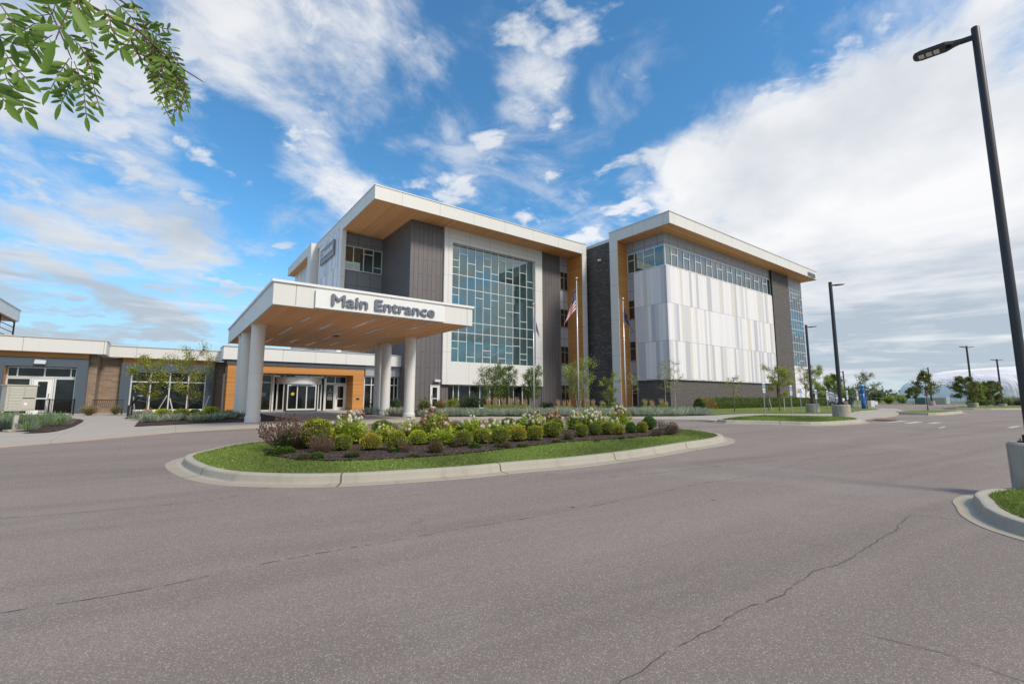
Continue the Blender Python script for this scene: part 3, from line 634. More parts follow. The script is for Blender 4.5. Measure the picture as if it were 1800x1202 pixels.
for i in range(6):
    l=[13.56,12.24,9.09,7.86]
    for a,c,k in ((13.56,16.62,2),(9.09,12.24,2),(5.86,7.86,1)):
        for u in random.Random(i*7+int(a)).sample([.25,.42,.6,.8],k): l.append(a+(c-a)*u)
    sp.append(l)
glazing(T2,'t',25.9,cs,sp,5.86,16.6,name='curtain_wall',gmat='glassb',fw=.06,depth=.05,seed=11)
T2.part('striped_lower_wall',boxes((66.32,70.95,25.80,26.3,1.65,5.84)),M['stripe'])
T2.part('lower_brick_wall',boxes((66.32,70.9,25.95,26.3,.5,1.63)),M['dbrick'])
T2.part('rear_end_wall',boxes((70.9,71.0,25.86,58,.5,18.1)),M['greypan'])
lk=T2.part('brick_link_wall',boxes((38.3,46,31.54,42,.5,18.95)),M['lbrick'])
boxes((38.24,46,31.56,42,18.95,19.05)).build('coping',M['cap'],lk)
boxes((38.1,38.295,33.95,34.35,17.05,17.3)).build('wall_vent',M['lens'],lk)

# --- entrance wing (single storey, portal, revolving door)
E1=Bld('entrance_wing',3.3,39.3,label='single storey entrance wing with orange timber portal around a revolving door',cat='building')
pp=T=E1.part('parapet',boxes((3.1,16.93,39.3,39.8,4.46,5.42)),M['white'])
boxes((3.1,3.5,39.8,42.0,4.46,5.42),(3.5,16.9,39.8,50,5.1,5.2)).build('roof',M['white'],pp)
boxes((3.04,16.93,39.24,39.8,5.42,5.48),(3.04,3.5,39.8,42.0,5.42,5.48)).build('coping',M['cap'],pp)
E1.part('slate_band',boxes((3.4,13.75,39.45,40.9,4.07,4.45),(3.4,3.8,39.5,41.9,4.07,4.45)),M['darkpan'])
E1.part('grey_panel_band',boxes((13.76,16.92,39.6,40.9,3.55,4.45)),M['greypan'])
po=E1.part('timber_portal',boxes((3.42,5.72,39.0,40.7,.56,4.05),(12.53,13.46,39.0,40.7,.56,4.05),(5.72,12.53,39.0,40.7,3.52,4.05)),M['orange'])
boxes((3.36,13.52,38.96,40.9,4.052,4.07)).build('flashing',M['black'],po)
boxes((12.85,13.1,38.95,38.995,1.5,1.62)).build('push_button',M['black'],po)
E1.part('return_wall',boxes((3.5,3.9,40.9,42.2,.5,4.07)),M['darkpan'])
glazing(E1,'s',3.5,[39.05+1.9,41.95],[[2.9]],.62,3.5,name='side_window',gmat='dglass',fw=.09,outer=.14)
glazing(E1,'t',40.82,[5.74,6.68],[[2.85]],.6,3.52,name='sidelight',gmat='dglass',fw=.09,outer=.1)
glazing(E1,'t',40.82,[6.70,8.0,9.4,10.66],[[],[],[]],3.30,3.52,name='transom',gmat='glass',fw=.06)
for q_ in ((6.68,6.80),(10.62,10.74)): E1.part('portal_post',boxes((*q_,40.55,40.82,.56,3.3)),M['frame'])
glazing(E1,'t',40.82,[10.76,11.55,12.52],[[],[]],2.86,3.52,name='transom',gmat='dglass',fw=.07)
glazing(E1,'t',40.82,[10.76,11.54],[[]],.6,2.84,name='notice_window',gmat='dglass',fw=.08)
swing_door(E1,11.56,12.52,40.82,.58,2.84,'entry_door')
# drum of the revolving door
rc=(8.71,41.35); RR=1.86
dr=E1.part('revolving_door',MB().lathe([(RR,2.74),(RR+.02,2.74),(RR+.02,3.28),(RR-.3,3.28)],40,rc,R(184),R(356)),M['frame'],label='glass revolving door drum with a white header')
for a0,a1 in ((186,226),(314,354)):
    MB().lathe([(RR-.05,.7),(RR-.05,2.74)],10,rc,R(a0),R(a1)).build('curved_glass',M['dglass'],dr); mf=MB()
    for a in (a0,(a0+a1)/2,a1):
        x=rc[0]+RR*math.cos(R(a)); y=rc[1]+RR*math.sin(R(a)); mf.box(x-.045,x+.045,y-.045,y+.045,.58,2.74)
    mf.lathe([(RR-.03,.58),(RR+.02,.58),(RR+.02,.72),(RR-.03,.72)],8,rc,R(a0),R(a1)); mf.build('drum_frame',M['frame'],dr)
yy=rc[1]+RR*math.sin(R(232))-.12; mw=MB()
xs=[7.66,8.36,9.06,9.76]
for i,x in enumerate(xs): mw.box(x-.04,x+.04,yy-.03,yy+.03,.66,2.7)
mw.box(7.7,9.72,yy-.028,yy+.028,.66,.78); mw.box(7.7,9.72,yy-.028,yy+.028,2.6,2.7); mw.build('door_wing',M['frame'],dr)
mw=MB(); mw.quad((7.7,yy,.78),(9.72,yy,.78),(9.72,yy,2.6),(7.7,yy,2.6)); mw.build('wing_glass',M['dglass'],dr)
mw=MB(); mw.box(7.50,7.60,yy-.02,yy+.3,.58,2.74); mw.box(9.82,9.92,yy-.02,yy+.3,.58,2.74); mw.box(7.5,9.92,yy-.05,yy+.3,.565,.62); mw.build('black_trim',M['black'],dr)
mw=MB(); mw.lathe([(.13,-.004),(.13,0)],14,(0,0)); st=mw.build('safety_sticker',m_plain('sticker_yellow',(.55,.42,.03),.5),dr); st.rotation_euler=(R(90),0,0); st.location=(8.02,yy-.045,1.95)
glazing(E1,'t',39.95,[13.76,14.42,15.5,16.54,16.93],[[2.78]]*4,.6,3.53,name='lobby_window',gmat='dglass',fw=.08)
nt_=MB()
def lines(m, s0, w, t, zs, h=.022, al='c'):
    q=random.Random(3)
    for z in zs:
        ww=w*q.uniform(.6,1); a=s0-ww/2 if al=='c' else s0
        x=a
        while x<a+ww-.02:
            l=q.uniform(.03,.07); m.box(x,x+l,t-.004,t,z,z+h); x+=l+.016
lines(nt_,11.15,.5,40.72,[2.18,2.10,1.92,1.90,1.76,1.69,1.62,1.55,1.48]); nt_.box(11.11,11.19,40.714,40.72,2.33,2.36); nt_.box(11.135,11.165,40.7145,40.7195,2.28,2.41); nt_.box(11.08,11.22,40.7147,40.7193,2.34,2.353)
nt_.build('notice_text',M['whitep'],E1.root,off=E1.off)
nt_=MB(); 
for z in (2.0,1.9,1.8): nt_.box(5.92,5.99,40.724,40.728,z,z+.06); lines(nt_,6.02,.32,40.728,[z+.02],.02,'l')
nt_.build('directory_text',M['whitep'],E1.root,off=E1.off)
E1.part('wall',boxes((3.9,16.9,42.2,50,.5,4.9),(3.9,5.72,40.9,42.2,.5,3.5),(12.6,16.9,40.9,42.2,.5,3.5)),M['darkpan'])
# little dark doormat
boxes((-1.4,1.4,-.5,.5,0,.012)).build('door_mat',m_plain('mat_dark',(.05,.05,.055),.95),empty('entrance_mat',(*xy(8.71,38.3),.592),ROT,label='dark doormat in front of the revolving door',cat='mat'))

# --- middle wing
E2=Bld('low_wing',-3.4,41.6,label='single storey tan brick wing with slate blue window surround behind two young trees',cat='building')
p=E2.part('parapet',boxes((-3.35,3.10,41.6,42.1,4.44,5.20)),M['fascia'])
boxes((-3.35,3.3,42.1,50,4.9,5.0)).build('roof',M['white'],p)
boxes((-3.39,3.10,41.55,42.1,5.20,5.25)).build('coping',M['cap'],p)
E2.part('brick_wall',boxes((-3.9,-2.1,42.3,43,.5,4.44),(2.3,3.5,42.3,43,.5,4.44),(-2.1,2.3,42.6,43,.5,4.44),(-3.9,3.5,43,50,.5,4.4)),M['tbrick'])
E2.part('timber_band',boxes((-2.62,2.80,41.98,42.6,4.08,4.44)),M['orange'])
E2.part('window_surround',boxes((-2.67,-2.12,41.9,42.5,.62,4.07),(2.33,2.84,41.9,42.5,.62,4.07),(-2.12,2.33,41.9,42.5,3.55,4.07)),M['bluesur'])
glazing(E2,'t',42.35,[-2.12,-1.0,.12,1.24,2.33],[[2.78]]*4,.72,3.55,gmat='dglass',fw=.08,depth=.12)
E2.part('window_sill',boxes((-2.12,2.33,41.95,42.5,.62,.72)),M['whitep'])

# --- left wing
E3=Bld('low_wing',-10,39.5,label='single storey tan brick wing with white glazed entry door behind a patio railing',cat='building')
p=E3.part('parapet',boxes((-22,-3.36,39.5,40.0,4.44,5.30),(-3.86,-3.36,40.0,41.59,4.44,5.30)),M['fascia'])
boxes((-22,-3.9,40.0,50,4.9,5.0)).build('roof',M['white'],p)
boxes((-22,-3.32,39.45,40.0,5.30,5.35),(-3.86,-3.32,40.0,41.54,5.30,5.35)).build('coping',M['cap'],p)
E3.part('brick_wall',boxes((-4.7,-3.78,40.35,42.29,.5,4.44),(-22,-8.5,40.35,42,.5,4.44),(-8.5,-4.7,40.75,42,.5,4.44),(-22,-3.92,42,50,.5,4.4)),M['tbrick'])
E3.part('timber_band',boxes((-22,-4.21,39.98,40.7,4.12,4.44)),M['orange'])
E3.part('window_surround',boxes((-4.70,-4.18,39.9,40.6,.66,4.09),(-8.7,-7.86,39.9,40.6,.66,4.09),(-7.86,-4.70,39.9,40.6,3.55,4.09)),M['bluesur'])
for q_ in ((-4.75,-4.12),(-8.75,-7.8)): E3.part('concrete_footing',boxes((*q_,39.85,40.34,.5,.65)),M['cbase'])
E3.part('wood_reveal',boxes((-7.85,-7.83,39.95,40.45,.6,3.53)),M['orange'])
glazing(E3,'t',40.5,[-7.83,-7.38,-6.2,-5.01,-4.72],[[]]*4,2.89,3.53,name='clerestory_window',gmat='dglass',fw=.07)
glazing(E3,'t',40.5,[-7.83,-6.74],[[]],.6,2.87,name='window',gmat='dglass',fw=.08)
glazing(E3,'t',40.5,[-5.72,-4.72],[[]],.6,2.87,name='window',gmat='dglass',fw=.08)
swing_door(E3,-6.72,-5.74,40.5,.6,2.87,'entry_door',stile=.2,lock=-1)
lm=MB(); lm.extrude_y([(-6.62,3.70),(-6.12,3.70),(-6.09,3.92),(-6.58,3.96)],39.65,39.88); E3.part('wall_lamp',lm,M['lens'])

# --- two-storey block far left
E4=Bld('rear_block',-12,46,label='white flat roofed two storey block with a wood soffit rising beyond the left wing',cat='building')
rf=E4.part('roof',boxes((-32,-11.0,45,58.5,8.35,9.35)),M['fascia'])
boxes((-32,-10.95,44.95,58.55,9.35,9.43)).build('coping',M['cap'],rf)
boxes((-32,-11.1,45.1,58.4,8.33,8.348)).build('soffit',M['soffit'],rf)
E4.part('wall',boxes((-32,-12.5,46,56,.5,8.33)),M['tbrick'])
rl=MB()
for z in (6.0,6.45,6.9,7.35,7.8,8.25): rl.tube([(-11.25,46,z),(-11.25,58.3,z)],.035,5)
for t in (50,54,58.3): rl.tube([(-11.25,t,5.3),(-11.25,t,8.33)],.06,6)
E4.part('balcony_railing',rl,M['black'])

# --- canopy
CP=Bld('entrance_canopy',7,24,z0=.55,label='white flat roofed entrance canopy with wood soffit on six round columns',cat='canopy')
c=CP.part('canopy_roof',boxes((2.77,11.13,17.85,32.7,4.97,5.76)),M['fascia'])
boxes((2.71,11.19,17.79,32.76,5.76,5.85)).build('coping',M['whitep'],c)
boxes((2.84,11.06,17.92,32.63,4.95,4.968)).build('soffit',M['soffit'],c)
CP.part('canopy_underside_trim',boxes((2.77,11.13,17.85,17.92,4.935,4.97),(2.77,2.84,17.92,32.7,4.935,4.97),(11.06,11.13,17.92,32.7,4.935,4.97)),M['cap'])
LIGHTS=[(4.5,28.1,30.7),(4.5,23.3,26.5),(4.5,20.0,21.4),(5.72,27.8,29.9),(5.72,21.0,23.1),(6.86,28.6,31),(6.86,23.9,26.9),(6.84,18.7,21.85),(8.02,27.8,30.05),(8.02,21.1,23.15),(9.21,28.3,31.2),(9.25,23.5,25.0),(9.22,18.2,21.35)]
for s_,a,b_ in LIGHTS:
    m=MB(); m.box(s_-.085,s_+.085,a,b_,4.935,4.949); CP.part('strip_light',m,M['lens'])
m=MB(); m.lathe([(.16,4.90),(.18,4.948)],16,(7.05,25.2)); CP.part('smoke_detector',m,M['black'])
for s_,t_ in ((3.15,23.5),(3.15,27.0),(3.15,28.15),(10.65,23.5),(10.65,27.0),(10.65,28.15)):
    m=MB(); r=.29; m.lathe([(r+.035,.45),(r+.035,.78),(r+.01,.80),(r,.82),(r,2.72),(r-.012,2.725),(r-.012,2.74),(r,2.745),(r,4.86),(r+.03,4.87),(r+.03,4.95)],32,(s_,t_))
    CP.part('column',m,M['col'],smooth=True).data.set_sharp_from_angle(angle=R(25))
# --- lettering
def text_mesh(txt, size, depth, bold=0., name='lettering', mat=None, spacing=1., shear=0):
    cu=bpy.data.curves.new(name,'FONT'); cu.body=txt; cu.size=size; cu.extrude=depth; cu.offset=bold; cu.space_character=spacing; cu.shear=shear; cu.resolution_u=3
    o=bpy.data.objects.new(name,cu); COL.objects.link(o); bpy.context.view_layer.update()
    me=bpy.data.meshes.new_from_object(o.evaluated_get(bpy.context.evaluated_depsgraph_get())); COL.objects.unlink(o); bpy.data.objects.remove(o)
    me.materials.clear(); me.materials.append(mat); me.name=name
    xs=[v.co.x for v in me.vertices]; ys=[v.co.y for v in me.vertices]
    return me,(min(xs),max(xs),min(ys),max(ys))
def embolden(me, d):
    v=[tuple(p.co) for p in me.vertices]; f=[tuple(p.vertices) for p in me.polygons]; n=len(v); V=[];Fc=[]
    for k,(dx,dy) in enumerate(((0,0),(d,0),(-d,0),(0,d),(0,-d))):
        V+=[(x+dx,y+dy,z*(1-.012*k)) for x,y,z in v]; Fc+=[tuple(i+k*n for i in q) for q in f]
    me2=bpy.data.meshes.new(me.name); me2.from_pydata(V,[],Fc); me2.materials.append(me.materials[0]); return me2
def sign_text(parent, txt, s0, s1, z0, h, t, depth, bold, mat, name='lettering', axis='t'):
    """letters h tall (cap height) between s0 and s1, base line at z0, on a wall facing -t (or -s)"""
    me,(a,b,c,d)=text_mesh(txt,1,1,0,name,mat)
    if bold: me=embolden(me,bold)
    sx=(s1-s0)/(b-a); cap=text_mesh('E',1,1,0,name,mat)[1]
    sz=h/(cap[3]-cap[2])
    for v in me.vertices:
        x,y,z=v.co; x=(x-a)*sx; y=y*sz; z=z*depth/2
        v.co=(s0+x, t-z-depth/2, z0+y) if axis=='t' else (t-z-depth/2, s1-x, z0+y)
    me.update(); o=bpy.data.objects.new(name,me); COL.objects.link(o); o.parent=parent; return o
SG=empty('entrance_sign',(*xy(6.9,17.8),4.98),ROT,label='long white sign panel with raised grey letters reading Main Entrance on the canopy edge',cat='sign')
m=MB(); m.box(-2.72,2.72,-.06,.04,-.02,.66); m.build('sign_panel',M['whitep'],SG)
sign_text(SG,'Main Entrance',-2.14,2.18,.14,.42,-.085,.05,.026,M['letter'])
LG=empty('logo_sign',(*xy(12.6,49.2),16.1),ROT,label='grey framed wall sign with script lettering high on the striped side wall',cat='sign')
m=MB(); m.box(-.12,-.03,-2.55,2.55,0,1.6); m.build('sign_panel',m_plain('sign_lilac_grey',(.30,.29,.34),.5),LG)
m=MB(); m.box(-.14,-.10,-2.58,2.58,-.03,0); m.box(-.14,-.10,-2.58,2.58,1.6,1.63); m.box(-.14,-.10,-2.58,-2.55,0,1.6); m.box(-.14,-.10,2.55,2.58,0,1.6); m.build('sign_frame',M['black'],LG)
sign_text(LG,'Beaumont',-2.3,1.25,.62,.62,-.17,.05,.012,M['whitep'],axis='s')
m=MB()
for ang in (90,200,330):
    ca,sa=math.cos(R(ang)),math.sin(R(ang)); y0,z0=1.85,.85; m.cur=0
    m.add([(-.2,y0-sa*.06,z0+ca*.06),(-.2,y0+sa*.06,z0-ca*.06),(-.2,y0-ca*.5+sa*.12,z0+sa*.5-ca*.12),(-.2,y0-ca*.5-sa*.1,z0+sa*.5+ca*.1)],[(0,1,2,3)])
m.build('logo_emblem',M['whitep'],LG)
AD=empty('address_number',(*xy(70,24.1),17.9),ROT,label='dark address number 19000 on the white roof edge of the right tower',cat='sign')
sign_text(AD,'19000',-1.15,1.15,.28,.6,-.05,.06,.012,M['letter'],name='digits')

# ------------------------------------------------------------------ street furniture
def ground_of(Y, pad=True): return gz(Y)+(.115 if pad else 0)
def lamp(X, Y, z0, ztop, rbase, hb, head_az, label, double=False, rp=.1, group='tall parking lot lamps'):
    r=empty('street_lamp',(X,Y,z0),0,label=label,cat='street lamp',group=group)
    H=ztop-z0
    MB().lathe([(rbase*.97,-.1),(rbase*.97,.02),(rbase,hb-.03),(rbase-.03,hb)],32).build('concrete_base',M['cbase'],r,smooth=True).data.set_sharp_from_angle(angle=R(30))
    m=MB(); m.box(-rp*1.7,rp*1.7,-rp*1.7,rp*1.7,hb,hb+.02); m.lathe([(rp*1.55,hb+.02),(rp*1.55,hb+.12),(rp*1.1,hb+.13)],20); m.build('base_cover',M['black'],r)
    m=MB(); m.box(-rp*.42,rp*.42,-rp*1.03,-rp*.9,hb+.42,hb+.6); m.build('hand_hole_cover',M['pole'],r)
    for bx_,by_ in ((-1,-1),(1,-1),(-1,1),(1,1)): m=MB(); m.tube([(bx_*rp*1.35,by_*rp*1.35,hb+.015),(bx_*rp*1.35,by_*rp*1.35,hb+.06)],.012,6); m.build('anchor_bolt',M['signpost'],r)
    MB().lathe([(rp,hb),(rp*.86,H-.02),(rp*.8,H)],20).build('pole',M['pole'],r,smooth=True).data.set_sharp_from_angle(angle=R(40))
    for az in ([head_az,head_az+180] if double else [head_az]):
        h=MB(); L=.78; outl=[(0,.035),(.12,.04),(.22,.07),(.34,.14),(.68,.15),(.76,.12),(.79,.05)]
        n=len(outl); top=[];bot=[]
        for x,w in outl: top+= [(x,-w,.045-.02*(x/L)),(x,w,.045-.02*(x/L))]
        for x,w in outl: bot+= [(x,-w,-.015),(x,w,-.015)]
        h.add(top+bot,[(2*i,2*i+2,2*i+3,2*i+1) for i in range(n-1)]+[(2*n+2*i,2*n+2*i+1,2*n+2*i+3,2*n+2*i+2) for i in range(n-1)]+[(2*i,2*n+2*i,2*n+2*i+2,2*i+2) for i in range(n-1)]+[(2*i+1,2*i+3,2*n+2*i+3,2*n+2*i+1) for i in range(n-1)]+[(2*n-2,4*n-2,4*n-1,2*n-1),(0,1,2*n+1,2*n)])
        h.box(-.02,.14,-.03,.03,-.03,.04)
        a=R(az); ho=h.build('lamp_head',M['pole'],r); ho.rotation_euler=(0,R(-6),a); ho.location=(math.cos(a)*rp*.9,math.sin(a)*rp*.9,H-.18)
        for k in range(3):
            g=MB(); g.box(.42+k*.105,.50+k*.105,-.07,.07,-.024,-.0155); g.build('led_panel',M['lens'],ho)
        g=MB(); g.lathe([(.035,-.05),(.035,-.014)],12,(.3,0)); g.build('light_sensor',M['black'],ho)
    return r
az1=180
lamp(8.27,7.38,.14,8.17,.29,.76,131,'nearest dark lamp pole on a concrete drum in the corner lawn',rp=.066)
X,Y=G(1477,733.5,.1); Y+=.2; lamp(at(1477,Y),Y,gz(Y)+.1,zat(1459,496,Y),.42,.66,14,'dark lamp pole on a round concrete base in the verge lawn',rp=.1)
Y=32.5; lamp(at(1427,Y),Y,gz(Y)+.1,zat(1417,571,Y),.42,.62,14,'dark lamp pole on a concrete base beside the accessible parking signs near the tower',rp=.09)
Y=62; lamp(at(1486,Y),Y,.5,zat(1476,652,Y),.4,.7,160,'thin distant lamp pole seen just right of the verge lamp',rp=.09)
Y=70; lamp(at(1637,Y),Y,.5,zat(1630,646,Y),.4,.7,100,'distant lamp pole behind the parking island tree',rp=.1)
Y=50; lamp(at(1710,Y),Y,.6,zat(1698,608,Y),.4,.5,8,'dark lamp pole with two heads above the round topped tree before the white dome',True,rp=.1)
Y=58; lamp(at(1761,Y),Y,.6,zat(1750,631,Y),.4,.3,8,'dark lamp pole with two heads, farther and shorter, nearest the right edge',True,rp=.1)

# accessible parking signs
M['hc_blue']=m_plain('sign_blue',(.03,.16,.50),.4)
def hc_sign(px, Y, ytop, label, az=0):
    z0=gz(Y)+.1; zt=zat(px,ytop,Y)
    r=empty('parking_sign',(at(px,Y),Y,z0),R(az),label=label,cat='sign',group='accessible parking signs'); H=zt-z0
    MB().box(-.03,.03,-.02,.02,-.1,H-.05).build('post',M['signpost'],r)
    MB().box(-.16,.16,-.035,-.025,H-.62,H).build('sign_plate',M['whitep'],r,bevel=.004)
    m=MB(); m.box(-.12,.12,-.040,-.036,H-.36,H-.06); m.build('blue_panel',M['hc_blue'],r)
    s=MB(); c0=H-.2                                   # wheelchair symbol
    s.lathe([(.05,0),(.062,0)],20,(0,0),R(150),R(400)); s2=MB()
    for a,b,c_ in s.v: s2.v.append((a*1-.005,-.0425,b-.03+c0))
    s2.f=s.f; s2.mi=s.mi
    s2.box(-.02,-.005,-.0435,-.0415,c0-.02,c0+.07); s2.box(-.03,.0,-.0436,-.0416,c0+.078,c0+.105); s2.box(-.005,.05,-.0434,-.0414,c0-.03,c0-.015); s2.box(.045,.06,-.0437,-.0417,c0-.09,c0-.02); s2.box(-.005,.035,-.0438,-.0418,c0+.025,c0+.038)
    s2.build('wheelchair_symbol',M['whitep'],r); 
    m=MB(); m.box(-.11,.11,-.040,-.036,H-.56,H-.50); m.box(-.09,.09,-.0405,-.0365,H-.47,H-.42); m.build('sign_text',M['hc_blue'],r)
for i,(px,Y,yt) in enumerate(((1343,28.4,672.5),(1390.5,29.5,677.5),(1407,31.0,681.5),(1434,31.5,685),(1454,31.8,686.5),(1489,33.5,686.5),(1507,34.5,688))):
    hc_sign(px,Y,yt,['first','second','third','fourth','fifth','sixth','last'][i]+' accessible parking sign from the left along the walkway lawn',38)

# blue emergency call tower
Y=44.5; r=empty('emergency_phone',(at(1517,Y),Y,gz(Y)+.1),R(-10),label='bright blue emergency call tower standing at the tip of the back lawn',cat='call tower')
r.scale=(.72,.72,.9)
MB().lathe([(.25,0),(.25,.75),(.20,.9),(.20,1.7)],20).build('shaft',M['bluep'],r,smooth=True)
MB().box(-.1,.3,-.19,.19,.85,1.25).build('call_box',M['bluep'],r,bevel=.02)
MB().lathe([(.24,1.7),(.25,1.72),(.25,2.15),(.2,2.2)],20).build('collar',M['bluep'],r,smooth=True)
MB().lathe([(.12,2.2),(.12,2.35)],12).build('beacon_neck',M['bluep'],r)
MB().lathe([(.24,2.35),(.27,2.38),(.27,2.52),(.18,2.6),(.05,2.63)],20).build('blue_beacon',m_plain('beacon_blue',(.15,.38,.75),.2),r,smooth=True)

# flagpoles and flags
def flag_mesh(L, Hh, seed, drape=.28, side=1, mats=None, paint=None, nx=26, nz=40):
    """limp flag hanging down a pole: hoist along z, fly folded beside the pole"""
    m=MB(); q=random.Random(seed); ph=q.uniform(0,6)
    vs=[]
    for j in range(nz+1):
        v=j/nz
        for i in range(nx+1):
            u=i/nx
            # fly edge droops: points move down by an amount growing with u
            x=side*(drape*L*u*(.35+.65*v)*(1-.25*u)); z=-v*Hh-u*L*.80*(1-.1*v); y=.09*math.sin(u*11+ph+v*1.5)*(u**.6)+.04*math.sin(v*7+ph)*u
            vs.append((x,y,z))
    fs=[]; mi=[]
    for j in range(nz):
        for i in range(nx):
            a=j*(nx+1)+i; fs.append((a,a+1,a+nx+2,a+nx+1)); mi.append(paint((i+.5)/nx,(j+.5)/nz) if paint else 0)
    m.v=vs; m.f=fs; m.mi=mi; m.cur=1; return m
M['fred']=m_plain('flag_red',(.42,.03,.045),.8); M['fwhite']=m_plain('flag_white',(.72,.71,.72),.8); M['fblue']=m_plain('flag_blue',(.02,.035,.13),.8); M['flil']=m_plain('flag_lilac',(.55,.42,.62),.8); M['fnavy']=m_plain('flag_navy',(.015,.035,.12),.8); M['ftan']=m_plain('flag_emblem',(.45,.35,.25),.8); M['fgreen']=m_plain('flag_green',(.35,.45,.33),.8)
def us(u,v):
    if u<.4 and v<7/13:
        a=(u/.4*11)%1; b=(v/(7/13)*9)%1; return 2 if not(.35<a<.65 and .3<b<.7 and (int(u/.4*11)+int(v/(7/13)*9))%2==0) else 1
    return 0 if int(v*13)%2==0 else 1
def flagpole(px, Y, ytop, label, r0=.04):
    z0=gz(Y)+.1; zt=zat(px,ytop,Y); r=empty('flagpole',(at(px,Y),Y,z0),0,label=label,cat='flagpole',group='white flagpoles before the towers'); H=zt-z0
    MB().lathe([(r0,-.2),(r0,H*.4),(r0*.62,H-.3)],16).build('pole',M['flagpole'],r,smooth=True)
    m=MB(); m.lathe([(r0*.5,H-.3),(r0*.9,H-.28),(r0*.9,H-.24),(r0*.4,H-.22)],12); m.build('truck_cap',M['flagpole'],r)
    m=MB(); m.blob((0,0,H-.09),.085,amp=0,seg=14,ring=9); m.build('gold_ball',M['gold'],r,smooth=True)
    MB().lathe([(r0*1.7,0),(r0*1.7,.06),(r0,.09)],16).build('base_collar',M['flagpole'],r)
    m=MB(); m.tube([(r0+.03,-.02,.9),(r0+.02,-.02,H-.35)],.006,4); m.build('halyard',M['signpost'],r); return X,zt
def flag(px, Y, zc, L, Hh, seed, side, mats, paint, label, drape=.28):
    r=flag_mesh(L,Hh,seed,drape,side,None,paint).build('flag',mats,None,smooth=True,label=label,cat='flag')
    r.location=(at(px,Y)+side*.05,Y-.08,zc); return r
Y=30.5
flagpole(1017,Y,487,'tallest white flagpole with a gold ball, carrying the striped flag'); flagpole(1100,Y,523,'white flagpole before the right tower, carrying the navy flag'); flagpole(938.5,Y,533,'white flagpole before the curtain wall edge, carrying the lilac flag')
flag(1016,Y,zat(1015,506,Y),1.55,1.6,3,-1,[M['fred'],M['fwhite'],M['fblue']],us,'limp flag with red and white stripes and a starred blue canton',.75)
flag(1100,Y,zat(1099,540,Y),1.1,.95,5,1,[M['fnavy'],M['ftan']],lambda u,v:1 if (u-.45)**2+(v-.5)**2<.012 else 0,'limp navy flag with a small emblem hanging on the right flagpole',.7)
flag(939,Y,zat(939,545,Y),1.7,1.3,9,1,[M['flil'],M['fwhite'],M['fgreen']],lambda u,v:0 if u<.55 else (1 if u<.8 else 2),'limp lilac and white flag hanging on the left flagpole',.42)

# mailbox cluster
MX,MY=G(25,757.5,.1); MXr=R(65)
r=empty('mailbox_cluster',(MX,MY,gz(MY)+.11),MXr,label='beige cluster mailbox on one pedestal at the left frame edge',cat='mailbox')
M['cbu']=m_plain('cbu_beige',(.50,.485,.42),.45,.1,.06); M['cbud']=m_plain('cbu_side',(.22,.215,.18),.5)
MB().box(-.06,.06,-.06,.06,0,.72).build('pedestal',M['cbu'],r,bevel=.008)
m=MB(); m.box(-.24,.24,-.2,.2,-.02,.05); m.build('footing',M['cbase'],r)
MB().box(-.39,.39,-.22,.22,.70,1.60).build('cabinet',M['cbu'],r,bevel=.01)
m=MB(); m.extrude_y([(-.42,1.60),(.42,1.60),(.42,1.625),(-.42,1.64)],-.25,.24); m.build('roof_cap',M['cbu'],r)
for i in range(8):
    z=1.50-i*.1; m=MB(); m.box(-.36,-.02,-.232,-.222,z-.04,z+.045); d=m.build('mail_door',M['cbu'],r,bevel=.004)
    k=MB(); k.box(-.33,-.31,-.236,-.232,z,z+.02); k.build('lock',M['black'],d)
for i in range(4):
    z=1.50-i*.1; m=MB(); m.box(.02,.36,-.232,-.222,z-.04,z+.045); d=m.build('mail_door',M['cbu'],r,bevel=.004)
    k=MB(); k.box(.05,.07,-.236,-.232,z,z+.02); k.build('lock',M['black'],d)
MB().box(.02,.36,-.232,-.222,.76,1.13).build('parcel_door',M['cbu'],r,bevel=.004)
MB().box(.03,.35,-.236,-.222,1.145,1.17).build('mail_slot',M['black'],r)
m=MB(); m.lathe([(.05,0),(.05,.006)],20); e=m.build('round_emblem',M['whitep'],r); e.rotation_euler=(R(90),0,0); e.location=(.12,-.233,.95)

# patio railing, bin, benches
def railing(name, p0, p1, h, label, pitch=.11, z0=.0):
    a=Vector((p0[0],p0[1],gz(p0[1])+.1)); b=Vector((p1[0],p1[1],gz(p1[1])+.1)); L=(b-a).length
    r=empty(name,a,math.atan2(b.y-a.y,b.x-a.x),label=label,cat='railing')
    m=MB(); m.box(0,L,-.02,.02,h-.04,h); m.box(0,L,-.015,.015,.08,.11); m.build('rail',M['black'],r)
    m=MB(); k=int(L/pitch)
    for i in range(k+1): x=L*i/k; m.box(x-.008,x+.008,-.008,.008,.1,h-.04)
    m.build('baluster_panel',M['black'],r)
    k=max(1,round(L/1.8))
    for i in range(k+1): x=L*i/k; q=MB(); q.box(x-.025,x+.025,-.025,.025,0,h+.03); q.build('post',M['black'],r)
def wl(s,t): return xy(s,t)
railing('patio_railing',G(40,728.5,.1),G(128,729,.1),.95,'low black patio railing in front of the white glazed entry door')
railing('wall_railing',G(144,724.5,.1),G(236,723.5,.1),1.0,'black metal railing in front of the tan brick wall')
